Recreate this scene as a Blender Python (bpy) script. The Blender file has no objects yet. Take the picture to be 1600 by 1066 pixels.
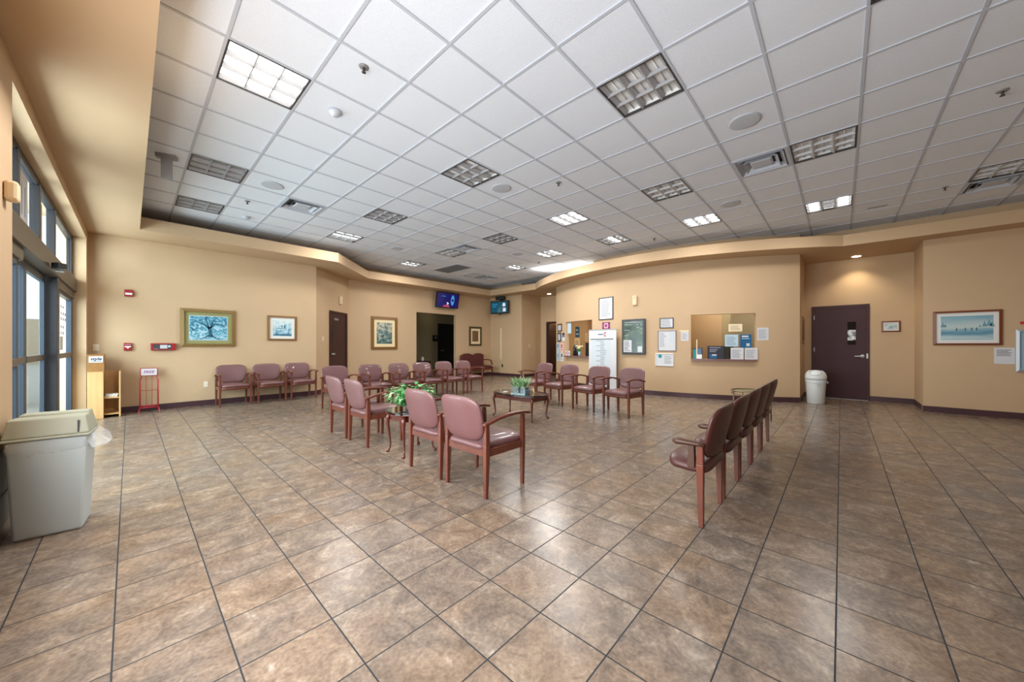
import bpy, bmesh, math, random
from mathutils import Vector, Matrix
random.seed(7)
PI = math.pi
scene = bpy.context.scene
COL = scene.collection

# ------------------------------------------------------------------ materials
def lin(v):
    v /= 255.0
    return v / 12.92 if v <= 0.04045 else ((v + 0.055) / 1.055) ** 2.4
def C(r, g, b): return (lin(r), lin(g), lin(b), 1.0)

def base_mat(name):
    m = bpy.data.materials.new(name); m.use_nodes = True
    nt = m.node_tree
    return m, nt, nt.nodes['Principled BSDF'], nt.nodes['Material Output']

def mat(name, col, rough=0.5, metal=0.0, noise=0.0, nscale=8.0, bump=0.0, bscale=60.0, spec=0.5, coat=0.0, emit=0.0, stretch=None, sheen=0.0):
    m, nt, b, out = base_mat(name)
    b.inputs['Base Color'].default_value = col
    b.inputs['Roughness'].default_value = rough
    b.inputs['Metallic'].default_value = metal
    b.inputs['Specular IOR Level'].default_value = spec
    b.inputs['Coat Weight'].default_value = coat
    b.inputs['Sheen Weight'].default_value = sheen
    if emit:
        b.inputs['Emission Color'].default_value = col
        b.inputs['Emission Strength'].default_value = emit
    if noise or bump:
        tc = nt.nodes.new('ShaderNodeTexCoord')
        vec = tc.outputs['Object']
        if stretch:
            mp = nt.nodes.new('ShaderNodeMapping'); mp.inputs['Scale'].default_value = stretch
            nt.links.new(vec, mp.inputs['Vector']); vec = mp.outputs['Vector']
    if noise:
        n = nt.nodes.new('ShaderNodeTexNoise'); n.inputs['Scale'].default_value = nscale; n.inputs['Detail'].default_value = 4
        nt.links.new(vec, n.inputs['Vector'])
        r = nt.nodes.new('ShaderNodeValToRGB')
        k0, k1 = 1 - noise, 1 + noise * 0.7
        r.color_ramp.elements[0].position = 0.3; r.color_ramp.elements[1].position = 0.7
        r.color_ramp.elements[0].color = (col[0]*k0, col[1]*k0, col[2]*k0, 1)
        r.color_ramp.elements[1].color = (min(1, col[0]*k1), min(1, col[1]*k1), min(1, col[2]*k1), 1)
        nt.links.new(n.outputs['Fac'], r.inputs['Fac']); nt.links.new(r.outputs['Color'], b.inputs['Base Color'])
    if bump:
        n2 = nt.nodes.new('ShaderNodeTexNoise'); n2.inputs['Scale'].default_value = bscale; n2.inputs['Detail'].default_value = 3
        nt.links.new(vec, n2.inputs['Vector'])
        bp = nt.nodes.new('ShaderNodeBump'); bp.inputs['Strength'].default_value = bump; bp.inputs['Distance'].default_value = 0.004
        nt.links.new(n2.outputs['Fac'], bp.inputs['Height']); nt.links.new(bp.outputs['Normal'], b.inputs['Normal'])
    return m

def glass_mat(name, tint=(0.85, 0.93, 0.95, 1), gloss=0.08, rough=0.02):
    m, nt, b, out = base_mat(name); nt.nodes.remove(b)
    t = nt.nodes.new('ShaderNodeBsdfTransparent'); t.inputs['Color'].default_value = tint
    g = nt.nodes.new('ShaderNodeBsdfGlossy'); g.inputs['Roughness'].default_value = rough
    mx = nt.nodes.new('ShaderNodeMixShader')
    mx.inputs[0].default_value = gloss; nt.links.new(t.outputs[0], mx.inputs[1]); nt.links.new(g.outputs[0], mx.inputs[2])
    nt.links.new(mx.outputs[0], out.inputs['Surface'])
    return m

def ramp_noise(name, stops, scale=6.0, detail=6.0, rough=0.4, grad=None, distort=0.0):
    """artwork: noise in object space through a colour ramp; grad=(amount, z0, z1) tips the ramp with height"""
    m, nt, b, out = base_mat(name)
    tc = nt.nodes.new('ShaderNodeTexCoord')
    n = nt.nodes.new('ShaderNodeTexNoise'); n.inputs['Scale'].default_value = scale; n.inputs['Detail'].default_value = detail
    n.inputs['Distortion'].default_value = distort
    nt.links.new(tc.outputs['Object'], n.inputs['Vector'])
    fac = n.outputs['Fac']
    if grad:
        s = nt.nodes.new('ShaderNodeSeparateXYZ'); nt.links.new(tc.outputs['Object'], s.inputs[0])
        mr = nt.nodes.new('ShaderNodeMapRange'); mr.inputs['From Min'].default_value = grad[1]; mr.inputs['From Max'].default_value = grad[2]
        mr.inputs['To Min'].default_value = -grad[0]; mr.inputs['To Max'].default_value = grad[0]
        nt.links.new(s.outputs['Z'], mr.inputs['Value'])
        a = nt.nodes.new('ShaderNodeMath'); a.operation = 'ADD'
        nt.links.new(fac, a.inputs[0]); nt.links.new(mr.outputs[0], a.inputs[1]); fac = a.outputs[0]
    r = nt.nodes.new('ShaderNodeValToRGB'); cr = r.color_ramp
    while len(cr.elements) < len(stops): cr.elements.new(0.5)
    for e, (p, c) in zip(cr.elements, stops): e.position = p; e.color = c
    nt.links.new(fac, r.inputs['Fac']); nt.links.new(r.outputs['Color'], b.inputs['Base Color'])
    b.inputs['Roughness'].default_value = rough
    return m

def floor_mat():
    m, nt, b, out = base_mat('ceramic_floor_tile')
    N, Lk = nt.nodes.new, nt.links.new
    T, OX, OY = 0.3379, -0.0468, 0.0170
    geo = N('ShaderNodeNewGeometry')
    sub = N('ShaderNodeVectorMath'); sub.operation = 'SUBTRACT'; sub.inputs[1].default_value = (OX, OY, 0)
    Lk(geo.outputs['Position'], sub.inputs[0])
    sc = N('ShaderNodeVectorMath'); sc.operation = 'SCALE'; sc.inputs['Scale'].default_value = 1 / T
    Lk(sub.outputs[0], sc.inputs[0])
    fl = N('ShaderNodeVectorMath'); fl.operation = 'FLOOR'; Lk(sc.outputs[0], fl.inputs[0])
    fr = N('ShaderNodeVectorMath'); fr.operation = 'FRACTION'; Lk(sc.outputs[0], fr.inputs[0])
    s = N('ShaderNodeSeparateXYZ'); Lk(fr.outputs[0], s.inputs[0])
    def edge(sock):
        a = N('ShaderNodeMath'); a.operation = 'SUBTRACT'; a.inputs[1].default_value = 0.5; Lk(sock, a.inputs[0])
        c = N('ShaderNodeMath'); c.operation = 'ABSOLUTE'; Lk(a.outputs[0], c.inputs[0]); return c.outputs[0]
    mx = N('ShaderNodeMath'); mx.operation = 'MAXIMUM'; Lk(edge(s.outputs['X']), mx.inputs[0]); Lk(edge(s.outputs['Y']), mx.inputs[1])
    gr = N('ShaderNodeMapRange'); gr.inputs['From Min'].default_value = 0.4895; gr.inputs['From Max'].default_value = 0.4925
    Lk(mx.outputs[0], gr.inputs['Value'])
    wn = N('ShaderNodeTexWhiteNoise'); wn.noise_dimensions = '3D'; Lk(fl.outputs[0], wn.inputs['Vector'])
    off = N('ShaderNodeVectorMath'); off.operation = 'MULTIPLY_ADD'; off.inputs[1].default_value = (37, 23, 11)
    Lk(wn.outputs['Color'], off.inputs[0]); Lk(geo.outputs['Position'], off.inputs[2])
    n1 = N('ShaderNodeTexNoise'); n1.inputs['Scale'].default_value = 7.5; n1.inputs['Detail'].default_value = 9; n1.inputs['Roughness'].default_value = 0.72; n1.inputs['Distortion'].default_value = 0.7
    Lk(off.outputs[0], n1.inputs['Vector'])
    r1 = N('ShaderNodeValToRGB'); cr = r1.color_ramp
    for _ in range(3): cr.elements.new(0.5)
    for e, (p, c) in zip(cr.elements, [(0.28, C(76, 66, 59)), (0.41, C(106, 93, 83)), (0.51, C(127, 111, 98)), (0.61, C(150, 134, 118)), (0.72, C(180, 172, 163))]):
        e.position = p; e.color = c
    Lk(n1.outputs['Fac'], r1.inputs['Fac'])
    n2 = N('ShaderNodeTexNoise'); n2.inputs['Scale'].default_value = 2.2; n2.inputs['Detail'].default_value = 3; Lk(off.outputs[0], n2.inputs['Vector'])
    r2 = N('ShaderNodeValToRGB'); cr2 = r2.color_ramp
    for e, (p, c) in zip(cr2.elements, [(0.42, C(132, 124, 116)), (0.62, C(156, 130, 104))]): e.position = p; e.color = c
    Lk(n2.outputs['Fac'], r2.inputs['Fac'])
    mixc = N('ShaderNodeMix'); mixc.data_type = 'RGBA'; mixc.inputs[0].default_value = 0.28
    Lk(r1.outputs['Color'], mixc.inputs[6]); Lk(r2.outputs['Color'], mixc.inputs[7])
    n3 = N('ShaderNodeTexNoise'); n3.inputs['Scale'].default_value = 60; n3.inputs['Detail'].default_value = 4; Lk(off.outputs[0], n3.inputs['Vector'])
    r3 = N('ShaderNodeMapRange'); r3.inputs['From Min'].default_value = 0.35; r3.inputs['From Max'].default_value = 0.65; r3.inputs['To Min'].default_value = 0.8; r3.inputs['To Max'].default_value = 1.1
    Lk(n3.outputs['Fac'], r3.inputs['Value'])
    mul = N('ShaderNodeVectorMath'); mul.operation = 'SCALE'; Lk(mixc.outputs[2], mul.inputs[0]); Lk(r3.outputs[0], mul.inputs['Scale'])
    mg = N('ShaderNodeMix'); mg.data_type = 'RGBA'; mg.inputs[7].default_value = C(46, 50, 54)
    Lk(gr.outputs[0], mg.inputs[0]); Lk(mul.outputs[0], mg.inputs[6])
    Lk(mg.outputs[2], b.inputs['Base Color'])
    rr = N('ShaderNodeMapRange'); rr.inputs['To Min'].default_value = 0.25; rr.inputs['To Max'].default_value = 0.8
    Lk(gr.outputs[0], rr.inputs['Value'])
    Lk(rr.outputs[0], b.inputs['Roughness'])
    b.inputs['Specular IOR Level'].default_value = 0.32
    inv = N('ShaderNodeMath'); inv.operation = 'SUBTRACT'; inv.inputs[0].default_value = 1.0; Lk(gr.outputs[0], inv.inputs[1])
    hsum = N('ShaderNodeMath'); hsum.operation = 'MULTIPLY_ADD'; hsum.inputs[1].default_value = 0.10; Lk(n1.outputs['Fac'], hsum.inputs[0]); Lk(inv.outputs[0], hsum.inputs[2])
    bp = N('ShaderNodeBump'); bp.inputs['Strength'].default_value = 0.25; bp.inputs['Distance'].default_value = 0.003
    Lk(hsum.outputs[0], bp.inputs['Height']); Lk(bp.outputs['Normal'], b.inputs['Normal'])
    return m

M = {}
M['floor'] = floor_mat()
M['wall'] = mat('tan_wall_paint', C(197, 169, 135), 0.72, noise=0.03, nscale=1.5, bump=0.12, bscale=140)
M['soffit'] = mat('tan_soffit_paint', C(197, 169, 135), 0.75, bump=0.1, bscale=140)
M['tile'] = mat('white_ceiling_tile', C(233, 241, 255), 0.95, noise=0.05, nscale=160, bump=0.5, bscale=220)
M['tbar'] = mat('white_ceiling_grid', C(194, 201, 213), 0.8)
M['base'] = mat('maroon_vinyl_baseboard', C(70, 44, 50), 0.4)
M['maroon'] = mat('maroon_door_paint', C(68, 40, 46), 0.5, noise=0.04, nscale=3, spec=0.3)
M['darkdoor'] = mat('dark_maroon_door_paint', C(58, 28, 24), 0.5)
M['vinyl'] = mat('mauve_vinyl', C(115, 77, 78), 0.48, bump=0.2, bscale=260, spec=0.6, coat=0.25)
M['oxblood'] = mat('oxblood_vinyl', C(78, 42, 38), 0.36, bump=0.2, bscale=260, spec=0.5)
M['cherry'] = mat('cherry_stained_wood', C(108, 58, 44), 0.30, noise=0.16, nscale=30, stretch=(1, 1, 0.12), spec=0.5)
M['armpad'] = mat('dark_brown_arm_wood', C(78, 50, 38), 0.4)
M['cherry_dark'] = mat('dark_cherry_wood', C(96, 40, 28), 0.25, noise=0.18, nscale=30, stretch=(0.2, 1, 1), coat=0.4)
M['settee'] = mat('burgundy_fabric', C(92, 40, 38), 0.8, noise=0.2, nscale=40)
M['blackglass'] = mat('black_glass_top', C(20, 24, 24), 0.05, spec=0.6, coat=0.5)
M['bronze'] = mat('dark_bronze_aluminium', C(46, 47, 52), 0.4, metal=0.2)
M['daylit_frame'] = mat('daylit_door_frame', C(56, 66, 78), 0.4, metal=0.2)  # bluish cast of cool daylight is put into the frame colour
M['brownrail'] = mat('brown_anodised_rail', C(92, 84, 74), 0.4, metal=0.2)
M['glass'] = glass_mat('window_glass')
M['clear'] = glass_mat('clear_glass', (0.9, 0.97, 0.97, 1))
M['black'] = mat('black_plastic', C(24, 24, 26), 0.4)
M['blackpanel'] = mat('black_wall_panel_vinyl', C(40, 37, 37), 0.45)
M['darkgrey'] = mat('dark_grey_plastic', C(62, 62, 64), 0.45)
M['grey'] = mat('grey_metal', C(150, 150, 152), 0.4, metal=0.3)
M['midgrey'] = mat('grey_bracket_paint', C(150, 151, 154), 0.6)
M['silver'] = mat('brushed_silver', C(186, 190, 195), 0.5, metal=0.5)
M['white'] = mat('white_plastic', C(232, 234, 234), 0.4)
M['paper'] = mat('white_paper', C(210, 213, 218), 0.7)
M['cream'] = mat('cream_paper', C(240, 222, 180), 0.8)
M['ink'] = mat('grey_print', C(138, 142, 154), 0.8)
M['inkdark'] = mat('dark_print', C(50, 52, 64), 0.8)
M['blue'] = mat('blue_print', C(24, 92, 138), 0.6)
M['teal'] = mat('teal_print', C(30, 140, 150), 0.6)
M['lightblue'] = mat('pale_blue_print', C(180, 208, 224), 0.6)
M['pink'] = mat('pink_print', C(232, 196, 190), 0.7)
M['purple'] = mat('purple_print', C(150, 70, 130), 0.6)
M['redprint'] = mat('red_print', C(190, 50, 60), 0.6)
M['red'] = mat('red_enamel', C(150, 28, 34), 0.35)
M['redwire'] = mat('red_wire_enamel', C(178, 44, 58), 0.35)
M['beige'] = mat('beige_plastic', C(226, 204, 168), 0.5)
M['ivory'] = mat('ivory_switch_plate', C(226, 210, 180), 0.45)
M['binbody'] = mat('sage_grey_plastic', C(198, 210, 212), 0.5, bump=0.08, bscale=300)
M['binlid'] = mat('olive_grey_plastic', C(174, 178, 160), 0.5, bump=0.08, bscale=300)
M['whitebin'] = mat('white_bin_plastic', C(214, 220, 220), 0.45)
M['oak'] = mat('light_oak_veneer', C(200, 160, 106), 0.5, noise=0.12, nscale=18, stretch=(1, 1, 0.08))
M['board'] = mat('brown_fibreboard', C(150, 104, 50), 0.6, noise=0.15, nscale=40)
M['newsprint'] = mat('newsprint', C(214, 208, 196), 0.85, noise=0.25, nscale=30)
M['gold'] = mat('gilt_frame', C(142, 114, 68), 0.4, metal=0.3, noise=0.25, nscale=50)
M['walnut'] = mat('walnut_frame', C(128, 92, 44), 0.4, noise=0.15, nscale=40)
M['redwood'] = mat('reddish_wood_frame', C(122, 66, 38), 0.4, noise=0.15, nscale=40)
M['olive'] = mat('dark_olive_frame', C(78, 68, 44), 0.45)
M['matgreen'] = mat('olive_mat_board', C(150, 146, 96), 0.8)
M['matwhite'] = mat('white_mat_board', C(226, 226, 222), 0.8)
M['leaf'] = mat('green_leaf', C(72, 160, 84), 0.5, noise=0.35, nscale=20)
M['leaf2'] = mat('pale_leaf', C(168, 196, 150), 0.5, noise=0.35, nscale=25)
M['soil'] = mat('potting_moss', C(70, 60, 44), 0.9)
M['pot'] = mat('blue_grey_pot', C(120, 130, 150), 0.35)
M['louver'] = mat('aluminium_louver', C(200, 203, 208), 0.45)
M['grille'] = mat('grey_return_grille', C(128, 129, 132), 0.6)
M['shaded_louver'] = mat('shaded_aluminium_louver', C(172, 174, 180), 0.5)  # darker louver copy, the shade of unlit fixtures put into the colour
M['speaker'] = mat('perforated_speaker_grille', C(196, 203, 214), 0.8, noise=0.1, nscale=300)
M['lit'] = mat('lit_fluorescent_lamp', (1.0, 0.98, 0.95, 1), 0.5, emit=5.0)
M['warmlit'] = mat('lit_downlight_lamp', (1.0, 0.86, 0.62, 1), 0.5, emit=14.0)
M['satin'] = mat('satin_steel', C(205, 207, 208), 0.3)
M['chrome'] = mat('chrome', C(190, 192, 196), 0.15, metal=1.0)
M['tablerim'] = mat('bronze_metal_rim', C(128, 116, 92), 0.35, metal=0.7)
M['concrete'] = mat('exterior_concrete', C(176, 170, 160), 0.9, noise=0.1, nscale=4)
M['stucco'] = mat('exterior_stucco', C(206, 188, 164), 0.9, noise=0.06, nscale=6)
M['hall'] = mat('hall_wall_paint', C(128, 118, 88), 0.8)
M['liner'] = None
def liner():
    m, nt, b, out = base_mat('translucent_bag_liner')
    b.inputs['Base Color'].default_value = C(228, 236, 240); b.inputs['Roughness'].default_value = 0.22
    t = nt.nodes.new('ShaderNodeBsdfTransparent'); mx = nt.nodes.new('ShaderNodeMixShader'); mx.inputs[0].default_value = 0.34
    nt.links.new(t.outputs[0], mx.inputs[1]); nt.links.new(b.outputs[0], mx.inputs[2]); nt.links.new(mx.outputs[0], out.inputs['Surface'])
    return m
M['liner'] = liner()
def screen_mat(name, col, strength=1.0, noise=None):
    m, nt, b, out = base_mat(name)
    b.inputs['Base Color'].default_value = (0.01, 0.01, 0.01, 1); b.inputs['Roughness'].default_value = 0.12
    b.inputs['Emission Color'].default_value = col; b.inputs['Emission Strength'].default_value = strength
    return m
M['scr_navy'] = screen_mat('navy_screen', C(16, 16, 110), 0.7)
M['scr_cyan'] = screen_mat('cyan_screen', C(70, 160, 220), 0.9)
M['scr_white'] = screen_mat('white_screen', C(225, 232, 240), 0.9)
M['scr_rose'] = screen_mat('rose_screen', C(200, 80, 110), 0.8)
M['scr_teal'] = screen_mat('teal_screen', C(20, 90, 110), 0.7)
M['scr_grn'] = screen_mat('dark_green_screen', C(52, 66, 58), 0.6)

# ------------------------------------------------------------------ mesh builder
class MB:
    def __init__(s): s.v = []; s.f = []; s.m = []; s.sm = []
    def face(s, idx, m=0, sm=False): s.f.append(tuple(idx)); s.m.append(m); s.sm.append(sm)
    def add(s, pts): n = len(s.v); s.v += [tuple(p) for p in pts]; return n
    def poly(s, pts, m=0): n = s.add(pts); s.face(range(n, n + len(pts)), m)
    def hexa(s, p, m=0):
        n = s.add(p)
        for q in ((0, 3, 2, 1), (4, 5, 6, 7), (0, 1, 5, 4), (1, 2, 6, 5), (2, 3, 7, 6), (3, 0, 4, 7)): s.face([n + i for i in q], m)
    def box(s, x0, x1, y0, y1, z0, z1, m=0):
        s.hexa([(x0, y0, z0), (x1, y0, z0), (x1, y1, z0), (x0, y1, z0), (x0, y0, z1), (x1, y0, z1), (x1, y1, z1), (x0, y1, z1)], m)
    def taper(s, a, b, m=0):
        """a, b = (x0,x1,y0,y1,z): lower and upper rectangles"""
        s.hexa([(a[0], a[2], a[4]), (a[1], a[2], a[4]), (a[1], a[3], a[4]), (a[0], a[3], a[4]),
                (b[0], b[2], b[4]), (b[1], b[2], b[4]), (b[1], b[3], b[4]), (b[0], b[3], b[4])], m)
    def prism(s, poly, z0, z1, m=0, sm=False):
        k = len(poly); n = s.add([(x, y, z0) for x, y in poly] + [(x, y, z1) for x, y in poly])
        for i in range(k): s.face((n + i, n + (i + 1) % k, n + k + (i + 1) % k, n + k + i), m, sm)
        s.face([n + i for i in reversed(range(k))], m); s.face([n + k + i for i in range(k)], m)
    def prismy(s, poly, y0, y1, m=0):
        """polygon in x,z extruded along y"""
        k = len(poly); n = s.add([(x, y0, z) for x, z in poly] + [(x, y1, z) for x, z in poly])
        for i in range(k): s.face((n + i, n + (i + 1) % k, n + k + (i + 1) % k, n + k + i), m)
        s.face([n + i for i in range(k)], m); s.face([n + k + i for i in reversed(range(k))], m)
    def tube(s, pts, rad, n=8, m=0, cap=True, flat=1.0):
        pts = [Vector(p) for p in pts]; rad = rad if isinstance(rad, (list, tuple)) else [rad] * len(pts)
        up0 = None; base = []
        for i, p in enumerate(pts):
            d = (pts[min(i + 1, len(pts) - 1)] - pts[max(i - 1, 0)]).normalized()
            ref = Vector((0, 0, 1)) if abs(d.z) < 0.9 else Vector((0, 1, 0))
            if up0 is not None: ref = up0
            x = d.cross(ref).normalized(); y = x.cross(d).normalized(); up0 = y
            ring = [p + (x * math.cos(2 * PI * k / n) + y * math.sin(2 * PI * k / n) * flat) * rad[i] for k in range(n)]
            base.append(s.add(ring))
        for i in range(len(pts) - 1):
            a, b = base[i], base[i + 1]
            for k in range(n): s.face((a + k, a + (k + 1) % n, b + (k + 1) % n, b + k), m, True)
        if cap:
            s.face([base[0] + k for k in reversed(range(n))], m); s.face([base[-1] + k for k in range(n)], m)
    def lathe(s, prof, cx=0, cy=0, n=24, m=0, sx=1, sy=1):
        base = [s.add([(cx + r * sx * math.cos(2 * PI * k / n), cy + r * sy * math.sin(2 * PI * k / n), z) for k in range(n)]) for r, z in prof]
        for i in range(len(prof) - 1):
            a, b = base[i], base[i + 1]
            for k in range(n): s.face((a + k, a + (k + 1) % n, b + (k + 1) % n, b + k), m, True)
        s.face([base[0] + k for k in reversed(range(n))], m); s.face([base[-1] + k for k in range(n)], m)
    def strip(s, path, w, t, m=0, wdir=Vector((1, 0, 0))):
        """rectangular bar: width w along wdir, thickness t across"""
        pts = [Vector(p) for p in path]; base = []
        for i, p in enumerate(pts):
            d = (pts[min(i + 1, len(pts) - 1)] - pts[max(i - 1, 0)]).normalized()
            u = d.cross(wdir).normalized()
            ww = w[i] if isinstance(w, (list, tuple)) else w
            base.append(s.add([p + wdir * ww / 2 + u * t / 2, p - wdir * ww / 2 + u * t / 2, p - wdir * ww / 2 - u * t / 2, p + wdir * ww / 2 - u * t / 2]))
        for a, b in zip(base, base[1:]):
            for k in range(4): s.face((a + k, a + (k + 1) % 4, b + (k + 1) % 4, b + k), m, k in (0, 2))
        s.face([base[0] + k for k in (3, 2, 1, 0)], m); s.face([base[-1] + k for k in range(4)], m)
    def pad(s, a, b, e, T, f, n=40, rings=(0.0, 0.45, 0.75, 0.9, 0.965, 1.0), m=0):
        """upholstered pad: superellipse outline, thickness dies away at the rim; f(u,v,w) -> point"""
        fr, bk = [], []
        for r in rings:
            th = T / 2 * (1 - r ** 7) ** 0.5 if r < 1 else 0.0
            rows = ([], [])
            for k in range(n if r > 0 else 1):
                ph = 2 * PI * k / n; c, q = math.cos(ph), math.sin(ph)
                u = a * r * math.copysign(abs(c) ** (2 / e), c); v = b * r * math.copysign(abs(q) ** (2 / e), q)
                rows[0].append(f(u, v, th)); rows[1].append(f(u, v, -th))
            fr.append(s.add(rows[0])); bk.append(s.add(rows[1]) if r < 1 else fr[-1])
        for L_, sg in ((fr, 1), (bk, -1)):
            for i in range(len(rings) - 1):
                for k in range(n):
                    k2 = (k + 1) % n
                    q = (L_[i], L_[i + 1] + k, L_[i + 1] + k2) if i == 0 else (L_[i] + k, L_[i + 1] + k, L_[i + 1] + k2, L_[i] + k2)
                    s.face(q if sg > 0 else q[::-1], m, True)
    def build(s, name, mats, parent=None, loc=None, rot=0.0, bevel=0.0, tf=None, smooth=None):
        me = bpy.data.meshes.new(name)
        vs = [tf(Vector(p)) for p in s.v] if tf else s.v
        me.from_pydata([tuple(p) for p in vs], [], s.f)
        mats = mats if isinstance(mats, (list, tuple)) else [mats]
        for q in mats: me.materials.append(M[q] if isinstance(q, str) else q)
        for p, i, sm in zip(me.polygons, s.m, s.sm):
            p.material_index = i; p.use_smooth = sm if smooth is None else smooth
        bm = bmesh.new(); bm.from_mesh(me); bmesh.ops.recalc_face_normals(bm, faces=bm.faces); bm.to_mesh(me); bm.free()
        o = bpy.data.objects.new(name, me); COL.objects.link(o)
        if parent: o.parent = parent
        if loc: o.location = loc
        o.rotation_euler.z = rot
        if bevel:
            bv = o.modifiers.new('bevel', 'BEVEL'); bv.width = bevel; bv.segments = 2; bv.limit_method = 'ANGLE'; bv.angle_limit = math.radians(40)
            bv.harden_normals = False
        return o

def tag(o, label=None, cat=None, group=None, kind=None):
    if label: o['label'] = label
    if cat: o['category'] = cat
    if group: o['group'] = group
    if kind: o['kind'] = kind
    return o
def empty(name, loc, rot=0.0, label=None, cat=None, group=None, kind=None):
    o = bpy.data.objects.new(name, None); COL.objects.link(o); o.location = loc; o.rotation_euler.z = rot; o.empty_display_size = 0.1
    return tag(o, label, cat, group, kind)
def copy_tree(o, parent=None):
    c = o.copy(); COL.objects.link(c)
    if parent: c.parent = parent
    for ch in list(o.children): copy_tree(ch, c)
    return c
def text(name, s, size, mt, parent, loc, rot=(PI / 2, 0, 0), depth=0.001, align='CENTER', shear=0.0, bold=0.0):
    cu = bpy.data.curves.new(name, 'FONT'); cu.body = s; cu.size = size; cu.align_x = align; cu.align_y = 'CENTER'; cu.extrude = depth; cu.shear = shear; cu.offset = bold
    t = bpy.data.objects.new(name, cu); COL.objects.link(t)
    bpy.context.view_layer.update()
    dg = bpy.context.evaluated_depsgraph_get()
    me = bpy.data.meshes.new_from_object(t.evaluated_get(dg)); me.name = name
    bpy.data.objects.remove(t)
    me.materials.clear(); me.materials.append(M[mt])
    o = bpy.data.objects.new(name, me); COL.objects.link(o); o.parent = parent; o.location = loc; o.rotation_euler = rot
    return o

# ------------------------------------------------------------------ setting
ZS, ZL, ZC = 3.23, 3.45, 3.653
CX, CY, RW = 14.47, 3.90, 5.57           # circle of the bowed reception wall
def wx(y): return CX - math.sqrt(RW * RW - (y - CY) ** 2)
def lx(y): return CX + 0.28 - math.sqrt(6.4 ** 2 - (y - CY) ** 2)
def ex(y): return -0.555 + 0.0095 * (y - 3.8)     # entrance wall face
def struct(o, label, cat): return tag(o, label, cat, kind='structure')

mb = MB(); mb.box(-0.9, 13.2, -4.3, 14.2, -0.12, 0.0)
struct(mb.build('floor', 'floor'), 'brown mottled square ceramic tile floor with dark grout', 'floor')

# ceiling: tiles cell by cell (left out where a fixture sits) and the T-bar grid
G, GX, GY = 0.6096, -0.0907, -0.1435
LIGHTS = [((1, 6), 'lll', 'fully lit ceiling light in the row beside the entrance, next to a smoke detector'),
    ((5, 2), '000', 'biggest unlit dark ceiling light in view, high up near the top of the photo'),
    ((5, -1), '000', 'unlit ceiling light of which only a dark corner shows at the top edge'),
    ((1, 10), '000', 'unlit ceiling light between the hanging grey bracket and a round speaker'),
    ((1, 13), '000', 'unlit ceiling light last in the entrance row, close to the fire alarm wall'),
    ((5, 6), '000', 'unlit ceiling light in mid ceiling with a round speaker in the next tile'),
    ((5, 10), '000', 'unlit ceiling light standing between a square air vent and the middle of the ceiling'),
    ((5, 13), '0l0', 'ceiling light with one lit lane above the angled corner soffit'),
    ((9, 3), 'hhh', 'unlit pale louvred ceiling light between a fully lit one and the square vent'),
    ((9, 0), 'hhh', 'unlit pale louvred ceiling light touching the square air vent near the alcove'),
    ((9, 6), 'lll', 'fully lit ceiling light past the sprinkler in the middle of the ceiling'),
    ((12, 3), 'lll', 'fully lit ceiling light in front of the bowed reception wall beside a round speaker'),
    ((13, 0), 'l0l', 'ceiling light with two lit outer lanes in front of the maroon door alcove'),
    ((13, -3), 'hhh', 'unlit pale louvred ceiling light backed by a square vent near the lake picture wall'),
    ((9, 9), '000', 'unlit ceiling light above the row of chairs along the back, near the paired grilles'),
    ((12, 6), '0l0', 'ceiling light with a lit middle lane above the black notice screen'),
    ((12, 9), 'l0l', 'ceiling light with two lit lanes near the glowing soffit above the open doorway'),
    ((13, 12), '0l0', 'ceiling light with one lit lane in front of the small corner television'),
    ((9, 15), 'hhl', 'ceiling light with one lit edge lane next to the back wall soffit'),
    ((9, 12), 'hhh', 'unlit ceiling light joined to a square vent, above the hall opening'),
    ((13, 15), 'hhh', 'unlit ceiling light in the deepest corner beside a square vent')]
VENTS = [((9, 11), 'square air vent joined to an unlit light above the hall opening'), ((14, 15), 'square air vent in the deepest ceiling corner'),
    ((3, 11), 'square air vent near the fire alarm wall'), ((9, 1), 'large square air vent beside a pale louvred light near the alcove'), ((14, -3), 'square air vent beside the lake picture wall')]
GRILLES = [((11, 15), 'grey return air grille of the pair, nearer the soffit of the back wall'), ((11, 14), 'grey return air grille of the pair, beside the tile with no fixture')]
used = {c for c, *_ in LIGHTS} | {c for c, _ in VENTS} | {c for c, _ in GRILLES}
mb = MB()
for i in range(-1, 20):
    for j in range(-7, 18):
        if (i, j) in used: continue
        x0, y0 = GX + i * G, GY + j * G
        if x0 > 12.2: continue
        mb.box(x0, x0 + G, y0, y0 + G, ZC + 0.008, ZC + 0.024)
struct(mb.build('ceiling', 'tile'), 'white square lay-in ceiling tiles', 'ceiling')
mb = MB()
for i in range(-1, 21):
    mb.box(GX + i * G - 0.012, GX + i * G + 0.012, -4.3, 11.2, ZC, ZC + 0.022)
for j in range(-7, 19):
    mb.box(-0.6, 12.2, GY + j * G - 0.012, GY + j * G + 0.012, ZC + 0.0005, ZC + 0.022)
struct(mb.build('ceiling_trim', 'tbar'), 'white metal ceiling grid bars', 'ceiling grid')
mb = MB(); mb.box(-0.9, 13.2, -4.3, 14.2, ZC + 0.22, ZC + 0.3)
struct(mb.build('ceiling_slab', 'darkgrey'), 'dark slab above the ceiling tiles', 'ceiling')

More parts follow.
